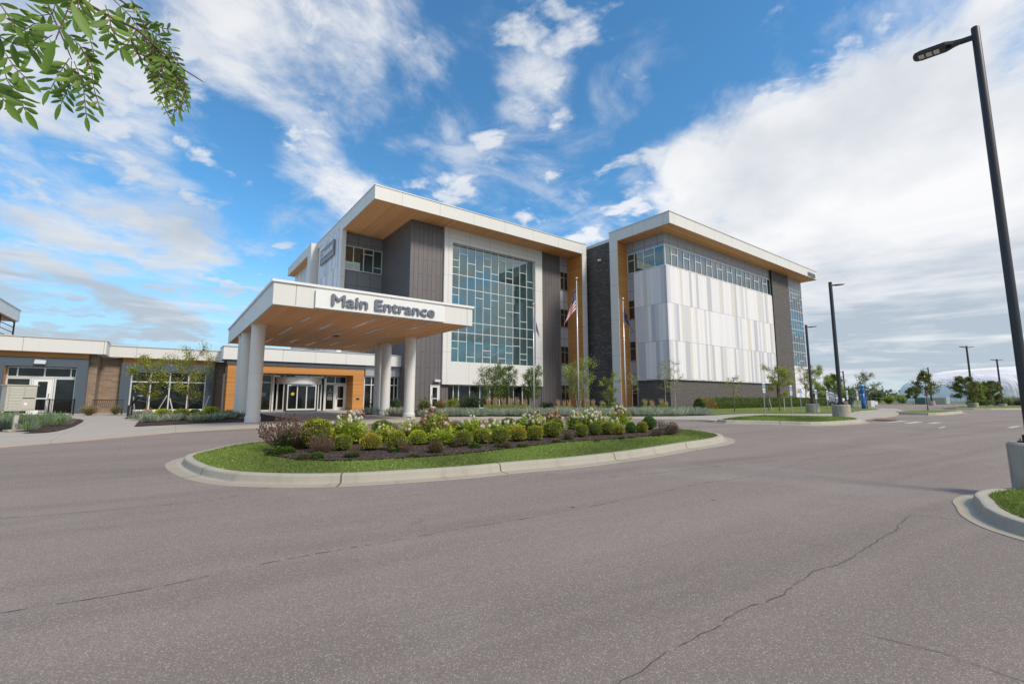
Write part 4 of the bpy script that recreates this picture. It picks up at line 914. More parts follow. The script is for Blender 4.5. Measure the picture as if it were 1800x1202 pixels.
# bench (backed, slatted black metal)
def bench(s_,t_,rz,label,W=1.5):
    X,Y=wl(s_,t_); r=empty('park_bench',(X,Y,gz(Y)+.1),ROT+R(rz),label=label,cat='bench')
    m=MB()
    for i in range(6): y=-.22+i*.08; m.box(-W/2,W/2,y,y+.05,.43,.455)
    m.build('seat',M['black'],r); m=MB()
    for i in range(16): x=-W/2+.04+i*(W-.08)/15; m.box(x-.012,x+.012,.22,.24,.5,.9)
    m.box(-W/2,W/2,.215,.245,.88,.92); m.build('backrest',M['black'],r)
    for sx in (-1,1):
        for y in (-.2,.22): m=MB(); m.box(sx*(W/2-.04)-.02,sx*(W/2-.04)+.02,y-.02,y+.02,0,.43); m.build('leg',M['black'],r)
        m=MB(); m.box(sx*(W/2-.02)-.02,sx*(W/2-.02)+.02,-.2,.22,.62,.65); m.build('armrest',M['black'],r)
bench(-2.9,38.0,0,'black metal slatted bench before the brick wall between the wings')
# patio chairs
def patio_chair(s_,t_,rz,label):
    X,Y=G(s_,t_,.1); r=empty('patio_chair',(X,Y,gz(Y)+.1),ROT+R(rz),label=label,cat='chair',group='black chairs on the patio')
    MB().box(-.24,.24,-.22,.22,.42,.45).build('seat',M['black'],r)
    m=MB(); m.tube([(-.24,.22,.42),(-.25,.27,.86),(.25,.27,.86),(.24,.22,.42)],.014,6)
    for i in range(7): x=-.18+i*.06; m.box(x-.006,x+.006,.24,.252,.45,.86)
    m.build('backrest',M['black'],r)
    for sx in (-1,1):
        for y in (-.2,.2): q=MB(); q.tube([(sx*.22,y,0),(sx*.21,y*.95,.42)],.014,6); q.build('leg',M['black'],r)
patio_chair(64,728,20,'left black metal patio chair before the white glazed door'); patio_chair(82,728,-20,'right black metal patio chair before the white glazed door')
X,Y=G(113,727.5,.1); r=empty('litter_bin',(X,Y,gz(Y)+.1),ROT,label='grey slatted litter bin with a domed top by the glazed door',cat='bin')
M['binm']=m_plain('bin_grey',(.14,.14,.15),.5,.3)
m=MB(); m.lathe([(.36,.0),(.38,.02),(.38,1.0),(.35,1.02)],28); m.build('bin_body',M['binm'],r)
m=MB(); m.lathe([(.39,1.3),(.40,1.32),(.40,1.42),(.30,1.47),(.1,1.49)],28); m.build('lid',M['binm'],r,smooth=True)
for a in (45,135,225,315): m=MB(); x=.34*math.cos(R(a)); y=.34*math.sin(R(a)); m.box(x-.03,x+.03,y-.03,y+.03,1.0,1.32); m.build('lid_post',M['binm'],r)
# black drinking/ash post with angled arm
BX,BY=G(227,735.5,.1); r=empty('ash_urn',(BX,BY,gz(BY)+.1),0,label='black ash post with an angled top arm on the concrete path',cat='ash urn')
MB().lathe([(.17,0),(.17,.03),(.11,.05),(.11,.62),(.09,.66)],16).build('post',M['black'],r,smooth=True)
MB().tube([(0,0,.6),(.12,0,.8),(.34,0,1.05),(.42,0,1.1)],[.07,.06,.05,.06],8).build('arm',M['black'],r,smooth=True)
MB().blob((.46,0,1.12),.12,(1.2,1,.4),amp=0).build('bowl',M['signpost'],r,smooth=True)

# ------------------------------------------------------------------ background right
# white van
M['vanp']=m_plain('van_white_paint',(.62,.63,.66),.25,.2,.03); M['tyre']=m_plain('tyre',(.02,.02,.02),.8)
VX,VY=at(1447,66),66; r=empty('parked_van',(VX,VY,.5),R(-62),label='white van parked behind the right tower corner, windscreen toward the camera',cat='van')
m=MB(); prof=[(-2.5,.35),(-2.5,1.75),(-2.3,1.95),(.6,1.98),(1.1,1.85),(1.75,1.25),(2.45,1.05),(2.6,.8),(2.6,.35)]
m.extrude_y(prof,-.95,.95); m.build('body',M['vanp'],r,bevel=.08)
m=MB(); m.add([(1.13,-.82,1.82),(1.77,-.84,1.27),(1.77,.84,1.27),(1.13,.82,1.82)],[(0,1,2,3)]); [m.v.__setitem__(i,(x+.03,y,z+.035)) for i,(x,y,z) in enumerate(m.v)]; m.build('windscreen',M['glassb'],r)
for sy in (-1,1):
    m=MB(); y=sy*.957; m.add([(-2.2,y,1.25),(.95,y,1.25),(.75,y,1.78),(-2.1,y,1.78)],[(0,1,2,3)]); m.build('side_window',M['dglass'],r)
    for x in (-1.6,1.65):
        m=MB(); m.tube([(x,sy*.98,.33),(x,sy*.74,.33)],.34,20); w=m.build('wheel',M['tyre'],r); m=MB(); m.tube([(x,sy*.985,.33),(x,sy*.981,.33)],.2,16); m.build('rim',M['signpost'],w)
    m=MB(); m.box(2.56,2.61,sy*.75-.16,sy*.75+.16,.82,1.0); m.build('headlight',M['lens'],r)
m=MB(); m.box(2.58,2.64,-.9,.9,.4,.6); m.build('bumper',M['black'],r)

# white inflated dome
DR=empty('air_dome',(150,150,.5),0,label='huge white inflated sports dome with ribbed skin on the right horizon',cat='dome')
def dome(m,X0,X1,Y0,W,Hh,nx=150,na=22):
    vs=[];L=X1-X0
    for i in range(nx+1):
        u=i/nx; e=1.0
        dx=min(u,1-u)*L
        if dx<20: e=math.sqrt(max(0,1-(1-dx/20)**2))
        rib=1+.018*abs(math.sin(i*.42))-.02*math.sin(i*.17)**2
        for j in range(na+1):
            a=math.pi*j/na; y=-math.cos(a); z=math.sin(a)
            yy=math.copysign(abs(y)**.5,y)*W*(.35+.65*e); zz=abs(z)**.42*Hh*(e**.9)
            wob=1+.02*math.sin(i*.55+j*.5)*(z)
            vs.append((X0+u*L, Y0+yy*rib*wob, zz*rib))
    m.add(vs,[(i*(na+1)+j,(i+1)*(na+1)+j,(i+1)*(na+1)+j+1,i*(na+1)+j+1) for i in range(nx) for j in range(na)])
m=MB(); dome(m,-38,110,0,24,10.8)
t=NT('dome_fabric'); o=t.obj(); x,y,z=t.sep(o)[:3]; w=t.noise(t.comb(t.math('MULTIPLY',x,.16),t.math('MULTIPLY',y,.04),t.math('MULTIPLY',z,.05)),1.,5,.6)
c=t.mix(t.ramp(w,[(.35,(0,0,0)),(.62,(1,1,1))]),(.80,.75,.74),(.96,.93,.92)); c=t.mix(t.math('MULTIPLY',line_mask(t,x,4.,.12),.4),c,(.3,.3,.36))  # shading of the folds put into the fabric colour as tone bands
M['dome']=t.out(c,.85,0,t.bump(w,1.,1.5),.15)
m.build('dome_skin',M['dome'],DR,smooth=True)
for x in (-13,10,22,36):
    m=MB(); m.tube([(x,-26,.0),(x,-26.5,2.2),(x+.4,-25.6,3.1),(x+1.2,-24,3.2)],[1.,1.1,1.0,.9],12); m.build('air_duct',M['dome'],DR,smooth=True)
DR.location=(138+38,150,.5)
# generator boxes before the dome
gb=empty('generator_box',(at(1637,88),88,.5),R(8),label='long dark green equipment container in front of the dome',cat='container')
MB().box(-2.6,2.0,-1,1,0,1.25).build('container_body',m_plain('container_green',(.10,.16,.15),.5,0,.1),gb,bevel=.03)
MB().box(2.02,2.9,-1,1,0,1.3).build('end_unit',m_plain('container_grey',(.4,.42,.42),.5),gb,bevel=.03)
m=MB()
for i in range(8): m.box(-2.4+i*.52,-2.2+i*.52,-1.03,-1.0,.15,1.1)
m.build('louvre_panel',M['binm'],gb)
wb=empty('utility_cabinet',(at(1531,60),60,.5),R(0),label='small white utility cabinet on the far lot behind the blue call tower',cat='cabinet')
wb.scale=(.62,.62,.62)
MB().box(-.4,.4,-.4,.4,0,1.35).build('cabinet_body',M['whitep'],wb,bevel=.02); MB().box(.6,1.15,-.25,.25,.4,1.15).build('meter_box',M['whitep'],wb,bevel=.02); MB().box(.82,.92,-.05,.05,0,.4).build('meter_leg',M['signpost'],wb); MB().box(-.44,.44,-.44,.44,1.35,1.42).build('cabinet_lid',M['binm'],wb)
ub=empty('planter_urn',(at(1495,50),50,gz(50)+.1),0,label='dark grey planter urn on the lawn beyond the verge lamp',cat='planter')
MB().lathe([(.3,0),(.22,.1),(.25,.6),(.55,1.05),(.6,1.12),(.5,1.12)],20).build('urn_body',M['binm'],ub,smooth=True)
# chain link fence at the rear of the lot
fx=empty('chain_link_fence',(40,92,.5),0,label='low grey chain link fence along the back of the far parking lot',cat='fence')
m=MB()
for i in range(70): m.box(i*1.0,i*1.0+.05,0,.05,0,1.25)
m.build('post_row',M['signpost'],fx)
m=MB(); m.box(0,70,.01,.04,1.2,1.25); m.box(0,70,.01,.04,.6,.63); m.box(0,70,.01,.04,.1,.13); m.build('rail',M['signpost'],fx)

# ------------------------------------------------------------------ vegetation
NR=np.random.default_rng(11)
def unit(a): return a/np.maximum(1e-9,np.linalg.norm(a,axis=1,keepdims=True))
def rdir(n,rg=None): return unit((rg or NR).normal(size=(n,3)))
def pal(n, cols, w=None, jit=.18, rg=None):
    rg=rg or NR; cols=np.array(cols,float); i=rg.choice(len(cols),size=n,p=(np.array(w)/sum(w) if w else None))
    return np.clip(cols[i]*(1+rg.uniform(-jit,jit,(n,1))),0,1)
def leaf_mesh(name, C, D, N, size, asp, col, mat, wide=.45):
    n=len(C); D=unit(D); S=unit(np.cross(D,N)); size=np.broadcast_to(np.asarray(size,float).reshape(-1,1) if np.ndim(size) else np.full((n,1),size),(n,1))
    Nn=unit(np.cross(S,D))
    v=np.stack([C, C+D*size*wide+S*size*asp*.5+Nn*size*.06, C+D*size, C+D*size*wide-S*size*asp*.5+Nn*size*.06],1).reshape(-1,3)
    me=bpy.data.meshes.new(name); me.vertices.add(4*n); me.vertices.foreach_set('co',v.astype(np.float32).ravel())
    me.loops.add(4*n); me.loops.foreach_set('vertex_index',np.arange(4*n,dtype=np.int32)); me.polygons.add(n)
    me.polygons.foreach_set('loop_start',np.arange(0,4*n,4,dtype=np.int32)); me.polygons.foreach_set('loop_total',np.full(n,4,dtype=np.int32))
    a=me.attributes.new('Col','FLOAT_COLOR','POINT'); c=np.repeat(np.concatenate([col,np.ones((n,1))],1),4,0); a.data.foreach_set('color',c.astype(np.float32).ravel())
    me.materials.append(mat); me.update(); me.validate(); return me
def cat_leaf(*parts):
    return [np.concatenate([p[i] if np.ndim(p[i])>1 or i!=3 else p[i] for p in parts]) for i in range(5)]
def newobj(name, me, parent=None, **k):
    o=bpy.data.objects.new(name,me); COL.objects.link(o); o.parent=parent; return prop(o,**k)
GREEN_Y=[(.24,.23,.022),(.17,.18,.018),(.32,.27,.028)]; GREEN_D=[(.05,.085,.015),(.075,.11,.02)]; GREEN_M=[(.13,.155,.02),(.085,.12,.018),(.18,.19,.025)]
OR=[(.34,.17,.025),(.28,.22,.03),(.16,.17,.02)]
def boxwood_mesh(seed, cols, w=None, n=2600, r=.29, top=None):
    g=np.random.default_rng(seed); d=rdir(n,g); d[:,2]=np.where(d[:,2]<-.6,-d[:,2],d[:,2])
    lump=1+.07*np.sin(d[:,0]*7+seed)*np.cos(d[:,1]*6)+.05*np.sin(d[:,2]*9+seed); rr=r*lump*g.uniform(.86,1.05,n)
    C=d*rr[:,None]*np.array([1,1,.92]); C[:,2]+=r*.86; C[:,2]=np.maximum(C[:,2],.01)
    col=pal(n,cols,w,.25,g); sh=np.clip((rr/(r*lump)-.80)*5,.6,1.1)[:,None]; col=col*sh  # leaves deeper in the ball darkened, shade put into their colour
    if top is not None: k=(d[:,2]>.35)&(g.random(n)<.6); col[k]=pal(k.sum(),top,None,.25,g)
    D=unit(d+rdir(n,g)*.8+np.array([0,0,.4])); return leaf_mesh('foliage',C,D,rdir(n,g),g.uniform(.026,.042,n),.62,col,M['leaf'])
def core_mesh(r): m=MB(); m.blob((0,0,r*.84),r*.84,(1,1,.92),3,.05,14,10); return m.mesh('branches_or_dark_core',M['core'],True)  # dark blob added inside the leaves, standing in for shaded depth
BW=[boxwood_mesh(1,GREEN_Y+GREEN_M),boxwood_mesh(2,GREEN_M+GREEN_Y[:1]),boxwood_mesh(3,GREEN_D+GREEN_M),boxwood_mesh(4,GREEN_Y,None,2600,.29,OR),boxwood_mesh(5,[(.03,.10,.02),(.05,.13,.025)]),boxwood_mesh(6,[(.30,.32,.03),(.22,.27,.025)])]
BWN=['yellow-green','olive green','dark green','orange tipped','deep green','bright lime yellow']
CORE=core_mesh(.29)
ORD=['first','second','third','fourth','fifth','sixth','seventh','eighth','ninth','tenth','eleventh','twelfth','thirteenth','fourteenth','fifteenth','sixteenth','seventeenth']
def place_shrub(x0,x1,yb,kind,label,group,hs=1.,parts=None,off=.17,name='boxwood_shrub',cat='shrub'):
    px=(x0+x1)/2; X,Y=G(px,yb,off); W=(x1-x0)/806*Y; Y+=W*.28; X=at(px,Y); r=empty(name,(X,Y,gz(Y)+off-.02),rnd.uniform(0,6.28),label=label,cat=cat,group=group)
    s=W/.60; r.scale=(s,s,s*hs)
    newobj('foliage',BW[kind],r); newobj('branches_or_dark_core',CORE,r); return r
FRONT=[(534,587,789,0,1.1),(590,622,792,1,1.),(637,673,792,3,.95),(682,717,792,0,1.1),(720,752,782,5,.9),(800,832,784,1,1.),(832,862,780,0,1.),(865,895,780,1,1.1),(895,925,776,3,1.),(925,954,774,0,1.),(953,987,769,1,.95),(1009,1033,768,1,1.1),(1032,1055,765,2,1.1),(1054,1078,764,1,1.1),(1079,1096,764,3,1.2),(1098,1117,761,4,1.1),(1117,1137,760,0,1.1)]
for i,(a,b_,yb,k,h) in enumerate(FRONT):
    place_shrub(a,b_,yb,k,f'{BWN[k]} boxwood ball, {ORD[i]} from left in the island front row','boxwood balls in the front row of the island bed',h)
BACK=[(655,693,772,2,1.),(560,592,779,2,1.1),(745,775,775,2,1.),(965,990,759,2,1.),(1127,1152,755,4,1.05),(880,906,757,2,1.),(906,928,755,2,1.),(585,612,776,2,1.),(788,815,768,2,1.)]
BACK.sort()
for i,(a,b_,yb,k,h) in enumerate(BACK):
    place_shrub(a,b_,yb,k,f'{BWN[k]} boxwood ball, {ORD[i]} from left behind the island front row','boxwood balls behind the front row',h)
# beds by the left wing
for i,(a,b_,yb,k) in enumerate(((275,301,737,5),(307,335,738,0),(334,356,735,4),(340,362,739,0),(358,388,736,5),(290,306,731,1))):
    place_shrub(a,b_,yb,k,['lime yellow rounded shrub left of the stake under the young trees','yellow-green rounded shrub between the two young tree trunks','deep green shrub right of the second young tree','low yellow-green shrub beside the second young tree','lime yellow rounded shrub right of the leaning stake','olive shrub behind the lime yellow shrub'][i],'shrubs in the bed before the low wing',.8,off=.12)

# perennials
def perennial_mesh(seed, r=.22, h=.28, n=420, cols=GREEN_D+[(.03,.075,.015)], size=(.07,.13)):
    g=np.random.default_rng(seed); a=g.uniform(0,6.28,n); q=r*np.sqrt(g.random(n)); C=np.stack([q*np.cos(a),q*np.sin(a),h*g.uniform(.1,1,n)*(1-.5*(q/r)**2)],1)
    D=np.stack([np.cos(a),np.sin(a),g.uniform(-.3,1.1,n)],1)+rdir(n,g)*.4; return leaf_mesh('foliage',C,D,rdir(n,g)*.4+np.array([0,0,1]),g.uniform(*size,n),.42,pal(n,cols,None,.3,g),M['leaf'])
def dead_stem_mesh(seed, r=.25, h=.55, n=70, lean=.5):
    g=np.random.default_rng(seed); m=MB(); tips=[]
    for i in range(n):
        a=g.uniform(0,6.28); q=r*math.sqrt(g.random()); hh=h*g.uniform(.45,1.05)*(1-.35*(q/r)**2); k=1+lean*.4
        p0=(q*.55*math.cos(a),q*.55*math.sin(a),0); p1=(q*k*math.cos(a)+g.normal()*.02,q*k*math.sin(a)+g.normal()*.02,hh)
        m.tube([p0,(p1[0]*.85,p1[1]*.85,hh*.55),p1],[.0022,.002,.0018],3,False); tips.append(p1)
    for p in tips: m.blob(p,g.uniform(.009,.016),(1,1,1.1),0,.3,5,4)
    return m.mesh('seed_heads',M['deadstem'])
M['deadstem']=m_plain('dead_stem_brown',(.115,.068,.048),.9,0,.4,12)
PER=[perennial_mesh(21),perennial_mesh(22,.2,.22),perennial_mesh(23,.22,.3,360,[(.045,.09,.02),(.09,.10,.03),(.10,.055,.04)])]
DST=[dead_stem_mesh(31,.42,.56,420,.5),dead_stem_mesh(32,.22,.45,130,.5),dead_stem_mesh(33,.24,.38,110,.5)]
PURP=perennial_mesh(25,.28,.42,700,[(.075,.035,.04),(.05,.03,.03),(.06,.075,.03),(.09,.05,.05)],(.04,.08))
def perennial(x0,x1,yb,pk,dk,label,group,hs=1.,off=.17,purple=False,name='coneflower_clump'):
    px=(x0+x1)/2; X,Y=G(px,yb,off); W=(x1-x0)/806*Y; Y+=W*.3; r=empty(name,(at(px,Y),Y,gz(Y)+off-.01),rnd.uniform(0,6.28),label=label,cat='perennial',group=group); s=W/(.62 if pk is not None else (1.05,.6,.62)[dk]); r.scale=(s,s,s*hs)
    if pk is not None: newobj('foliage',PURP if purple else PER[pk],r)
    if dk is not None: newobj('seed_heads',DST[dk],r)
    return r
gp='perennials along the front edge of the island bed'
for i,(a,b_,yb,pk,dk,h) in enumerate(((473,512,799,0,None,.7),(498,527,796,0,None,.7),(527,552,807,2,None,.9),(550,578,806,0,None,.8),(607,640,804,0,1,.6),(684,708,795,1,None,.8),(720,742,802,2,None,.6),(751,785,796,2,1,1.),(792,816,786,2,1,1.1),(824,849,787,0,None,.7),(866,882,786,1,2,1.),(880,900,787,2,2,1.),(907,931,785,2,None,.6),(968,988,777,2,None,.6),(988,1008,773,2,1,1.1),(1041,1056,775,2,None,.7),(1084,1098,771,1,2,.8),(1102,1116,769,2,None,.6))):
    perennial(a,b_,yb,pk,dk,f'{["leafy green","small leafy","browning"][pk]} perennial{" with dead stalks" if dk is not None else ""}, {ORD[i] if i<17 else "last"} from left at the island bed edge',gp,h)
gp='brown seed head clumps in the island bed'
for i,(a,b_,yb,pk,dk,h,pu) in enumerate(((484,552,790,0,0,1.0,False),(545,592,797,None,0,1.3,False),(618,640,798,None,1,1.1,False),(655,705,764,None,0,.8,False),(700,730,795,None,1,.9,False),(560,600,775,None,1,1.,False),(783,815,752,None,0,.8,False),(850,878,748,None,0,.8,False),(988,1012,742,None,1,.8,False),(1142,1164,766,0,2,.9,True),(1150,1172,756,None,1,1.1,False),(1164,1192,764,0,1,1.15,True))):
    perennial(a,b_,yb,pk,dk,f'{"burgundy leaved clump" if pu else "clump of dark brown seed heads"}, {ORD[i]} from left in the island bed',gp,h,purple=pu,name='seed_head_clump')

# hydrangeas
def hyd_leaf(seed, n=1500, r=.42, cols=[(.17,.23,.025),(.24,.28,.03),(.12,.18,.02),(.32,.31,.04)]):
    g=np.random.default_rng(seed); d=rdir(n,g); d[:,2]=np.abs(d[:,2]); C=d*(r*g.uniform(.35,1.,n)*(1+.15*np.sin(d[:,0]*5+seed)))[:,None]*np.array([1,1,1.25])+np.array([0,0,.06])
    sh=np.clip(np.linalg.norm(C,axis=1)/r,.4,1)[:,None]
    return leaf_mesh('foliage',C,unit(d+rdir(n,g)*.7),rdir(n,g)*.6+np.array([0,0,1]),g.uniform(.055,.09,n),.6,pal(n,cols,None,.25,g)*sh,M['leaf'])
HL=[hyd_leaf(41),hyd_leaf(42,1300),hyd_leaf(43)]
def bloom_mesh(seed,cols):
    g=np.random.default_rng(seed); n=260; d=rdir(n,g); t=g.random(n)
    C=d*np.array([.052,.052,.07])*(g.uniform(.75,1.05,n))[:,None]; C[:,:2]*=np.clip(1.15-(C[:,2:3]+.05)*4,.55,1.2)
    return leaf_mesh('flower_head',C,unit(np.cross(d,rdir(n,g))),d,g.uniform(.018,.028,n),.95,pal(n,cols,None,.12,g),M['petal'],.5)
M['petal']=m_leaf('petal',.25,.7,1.05)
BLM={'w':[bloom_mesh(51,[(.80,.80,.68),(.72,.73,.55)]),bloom_mesh(52,[(.82,.78,.66),(.75,.68,.55)])],'p':[bloom_mesh(53,[(.62,.42,.34),(.70,.54,.44)]),bloom_mesh(54,[(.50,.30,.22),(.62,.44,.33)])],'b':[bloom_mesh(55,[(.30,.15,.10),(.40,.22,.14)]),bloom_mesh(56,[(.36,.22,.13),(.25,.12,.08)])]}
BLC=[]
def bloom_core(): m=MB(); m.blob((0,0,0),.045,(1,1,1.2),1,.1,8,6); return m
def hydrangea(x0,x1,yb,ytop,mix,nb,label,k=0,seed=0,stalk=True):
    px=(x0+x1)/2; X,Y=G(px,yb,.17); W=(x1-x0)/806*Y; Y+=W*.15; zt=zat(px,ytop,Y)-gz(Y)-.15
    r=empty('hydrangea_bush',(at(px,Y),Y,gz(Y)+.15),0,label=label,cat='shrub',group='flowering hydrangeas in the island bed')
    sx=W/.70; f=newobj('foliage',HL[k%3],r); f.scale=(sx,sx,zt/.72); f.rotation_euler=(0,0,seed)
    q=random.Random(seed+5); stems=MB(); 
    for i in range(nb):
        a=q.uniform(0,6.28); el=q.uniform(.12,1.); rr=W*.5*math.cos(el*1.3)*q.uniform(.75,1.05); z=zt*(.35+.65*math.sin(el*1.5))*q.uniform(.85,1.04)
        c=q.choices('wpb',mix)[0]; me=q.choice(BLM[c]); y=math.sin(a)*rr
        if y>W*.2: y=-y
        o=newobj('flower_head',me,r); o.location=(math.cos(a)*rr,y,z); s=q.uniform(.62,1.0); o.scale=(s,s,s); o.rotation_euler=(q.uniform(-.5,.5),q.uniform(-.5,.5),q.uniform(0,6))
        stems.tube([(math.cos(a)*rr*.3,y*.3,z*.3),(math.cos(a)*rr,y,z-.03)],.005,3,False)
    stems.build('stems',M['bark'],r)
hydrangea(582,652,779,724,(6,1,3),22,'yellow-green hydrangea with white blooms and a brown tuft, left end of the island',0,1)
hydrangea(734,797,772,717,(1.5,3,6),34,'tallest hydrangea with many brown and tan blooms in the middle left',1,2)
hydrangea(703,744,772,734,(4,3,1),12,'small lime hydrangea with few cream blooms left of the brown one',2,3)
hydrangea(810,856,768,729,(4,4,1),14,'green hydrangea with scattered cream blooms right of the brown one',1,4)
hydrangea(852,884,764,733,(6,3,0),14,'low hydrangea with white and pink blooms near the island centre',0,5)
hydrangea(917,958,759,721,(6,3,1),30,'hydrangea dense with white blooms right of the island centre',2,6)
hydrangea(958,990,757,721,(0,6,3),34,'narrow hydrangea covered in dusty pink blooms',1,7)
hydrangea(996,1020,752,722,(5,4,0),18,'hydrangea with cream and pink blooms left of the broad white one',0,8)
hydrangea(1015,1062,755,719,(8,2,0),44,'broad hydrangea heavy with white blooms toward the island right end',2,9)
hydrangea(1068,1108,750,714,(6,2,2),34,'rightmost tall hydrangea with white and brown blooms',1,10)

hydrangea(660,700,776,742,(2,2,0),6,'low lime green hydrangea with a few blooms beside the dark boxwood',0,11)
hydrangea(755,800,780,745,(1,1,1),5,'lime green hydrangea foliage in front of the brown blooming one',1,12)
hydrangea(880,918,768,738,(4,2,0),9,'low yellow-green hydrangea between the dark boxwood balls',2,13)
hydrangea(838,870,772,748,(3,2,0),4,'small yellow-green hydrangea clump behind the middle boxwood balls',1,14)
hydrangea(1060,1090,760,735,(2,1,1),5,'low green hydrangea between the broad white one and the rightmost one',0,15)
# ornamental grasses
def fgrass_mesh(seed):
    g=np.random.default_rng(seed); n=420; a=g.uniform(0,6.28,n); q=g.uniform(0,.14,n); C=np.stack([q*np.cos(a),q*np.sin(a),np.zeros(n)],1); D=np.stack([np.cos(a)*.3,np.sin(a)*.3,np.ones(n)],1)+rdir(n,g)*.1
    s=g.uniform(.45,1.1,n); A=(C,D,rdir(n,g),s,pal(n,[(.15,.19,.035),(.22,.23,.05),(.30,.27,.09)],None,.25,g))
    k=46; sa=g.uniform(0,6.28,k); sl=g.uniform(.05,.26,k); st=g.uniform(1.15,1.75,k); m=k*16; idx=np.repeat(np.arange(k),16); u=g.uniform(.55,1,m)
    C2=np.stack([sl[idx]*u*np.cos(sa[idx]),sl[idx]*u*np.sin(sa[idx]),st[idx]*u],1)+g.normal(size=(m,3))*.008; D2=rdir(m,g)*.3+np.stack([np.cos(sa[idx])*.15,np.sin(sa[idx])*.15,np.ones(m)],1); s2=g.uniform(.06,.14,m)
    B=(C2,D2,rdir(m,g),s2,pal(m,[(.50,.36,.21),(.62,.47,.30),(.42,.31,.19)],None,.2,g))
    def mk(nm,P,asp): return leaf_mesh(nm,P[0],P[1],P[2],P[3],asp,P[4],M['leaf_dry'] if nm=='plume' else M['leaf'])
    return mk('blades',A,.03),mk('plume',B,.20)
FG=[fgrass_mesh(61),fgrass_mesh(62)]
gi=0
for px,Y,top in ((859,31.5,697),(871,31.5,697),(885.5,31.5,697),(898,31.5,697),(909,31.5,698),(923,31.5,699),(981,32.5,701),(992,32.5,702),(1000,32.5,702),(1033,32.5,700),(1042.5,32.5,701),(1058,32.5,703),(1134,31.5,701),(1146,31.5,702),(1162,31.5,700),(1171,31.5,704)):
    r=empty('ornamental_grass',(at(px,Y),Y,gz(Y)+.11),rnd.uniform(0,6),label=f'feather reed grass with tan plumes, {(ORD[gi] if gi<15 else "last")} from left along the towers',cat='ornamental grass',group='feather reed grasses along the tower beds'); gi+=1
    s=(zat(px,top,Y)-gz(Y)-.11)/1.75; r.scale=(s*1.35,s*1.35,s); a,b_=FG[gi%2]; newobj('blades',a,r); newobj('plume',b_,r)

# grey-green lavender and catmint masses
def mass(name, polys, n, hmin, hmax, cols, w, label, cat, off=.115, asp=.05, seed=1, clump=None, spread=.35, mat='leaf'):
    g=np.random.default_rng(seed); pts=[]
    xs=[p[0] for p in polys]; ys=[p[1] for p in polys]
    def inside(x,y):
        c=False; j=len(polys)-1
        for i in range(len(polys)):
            xi,yi=polys[i]; xj,yj=polys[j]
            if (yi>y)!=(yj>y) and x<(xj-xi)*(y-yi)/(yj-yi)+xi: c=not c
            j=i
        return c
    cl=[]
    while len(cl)<n//(clump or 40):
        x=g.uniform(min(xs),max(xs)); y=g.uniform(min(ys),max(ys))
        if inside(x,y): cl.append((x,y,g.uniform(.75,1.1),g.integers(0,1000)))
    cl=np.array(cl); k=(clump or 40); idx=np.repeat(np.arange(len(cl)),k); n=len(idx)
    r_=spread*np.sqrt(g.random(n)); a=g.uniform(0,6.28,n); lx=r_*np.cos(a); ly=r_*np.sin(a); x=cl[idx,0]+lx*.5; y=cl[idx,1]+ly*.5
    z=np.array([gz(v) for v in y])+off
    D=np.stack([lx/spread*.7,ly/spread*.7,np.ones(n)],1)+rdir(n,g)*.25; s=g.uniform(hmin,hmax,n)*cl[idx,2]
    col=pal(n,cols,w,.25,g); tint=g.uniform(.7,1.2,(len(cl),1)); col=col*tint[idx]
    C=np.stack([x,y,z+s*g.uniform(0,.25,n)],1)
    me=leaf_mesh(name,C,D,rdir(n,g),s,asp,col,M[mat],.6); return newobj(name,me,None,label=label,cat=cat,kind='stuff')
LAV=[(.17,.21,.155),(.22,.25,.19),(.12,.16,.10),(.20,.175,.20)]
mass('lavender',[(-5.0,24.8),(-3,25.3),(1,25.8),(5,26.0),(8.9,25.9),(10.2,26.4),(11.9,27.9),(12.2,29.3),(9,29.4),(5,28.7),(1,28.2),(-4.8,27.8)],34000,.25,.45,LAV,[3,3,3,1.2],'long grey-green lavender planting along the walkway before the towers','lavender',asp=.075,seed=3,clump=60,spread=.5)
mass('lavender',[(-9.3,28.6),(-6.6,27.2),(-6.6,31),(-9.8,33)],5000,.25,.45,LAV,None,'grey-green lavender behind the right canopy columns','lavender',asp=.08,seed=4,clump=50)
mass('catmint',[(-30,13),(-18.6,16.9),(-17.0,16.3),(-16.75,16.7),(-18.4,19.2),(-21,21.6),(-24,22.2),(-31,22)],22000,.2,.42,[(.10,.15,.06),(.15,.19,.10),(.16,.14,.19),(.08,.14,.04)],[3,2,1.6,3],'grey-green and mauve catmint bed behind the mailbox at the left edge','catmint',asp=.07,seed=5,clump=60,spread=.5)
for k,(px,py,w_) in enumerate(((246,738,26),(262,742,20),(303,739.5,20),(347,741,18),(366,740,18),(395,736,26),(415,735,26),(405,729,24),(380,737,18),(238,733,16))):
    X,Y=G(px,py,.115); W=w_/806*Y/2
    mass('lavender',[(X-W,Y-.1),(X+W,Y-.1),(X+W,Y+.7),(X-W,Y+.7)],700,.18,.34,LAV,None,['silvery lavender clump at the left tip of the young tree bed','lavender clump in front of the first lime shrub','round pale lavender clump between two lime shrubs','lavender clump below the leaning stake','lavender clump right of the leaning stake','broad lavender clump left of the canopy columns','lavender clump touching the outer canopy column','lavender behind the clump by the outer column','small lavender clump at the curb left of the columns','low lavender at the inner left edge of the young tree bed'][k],'lavender',asp=.1,seed=70+k,clump=50,spread=.28)
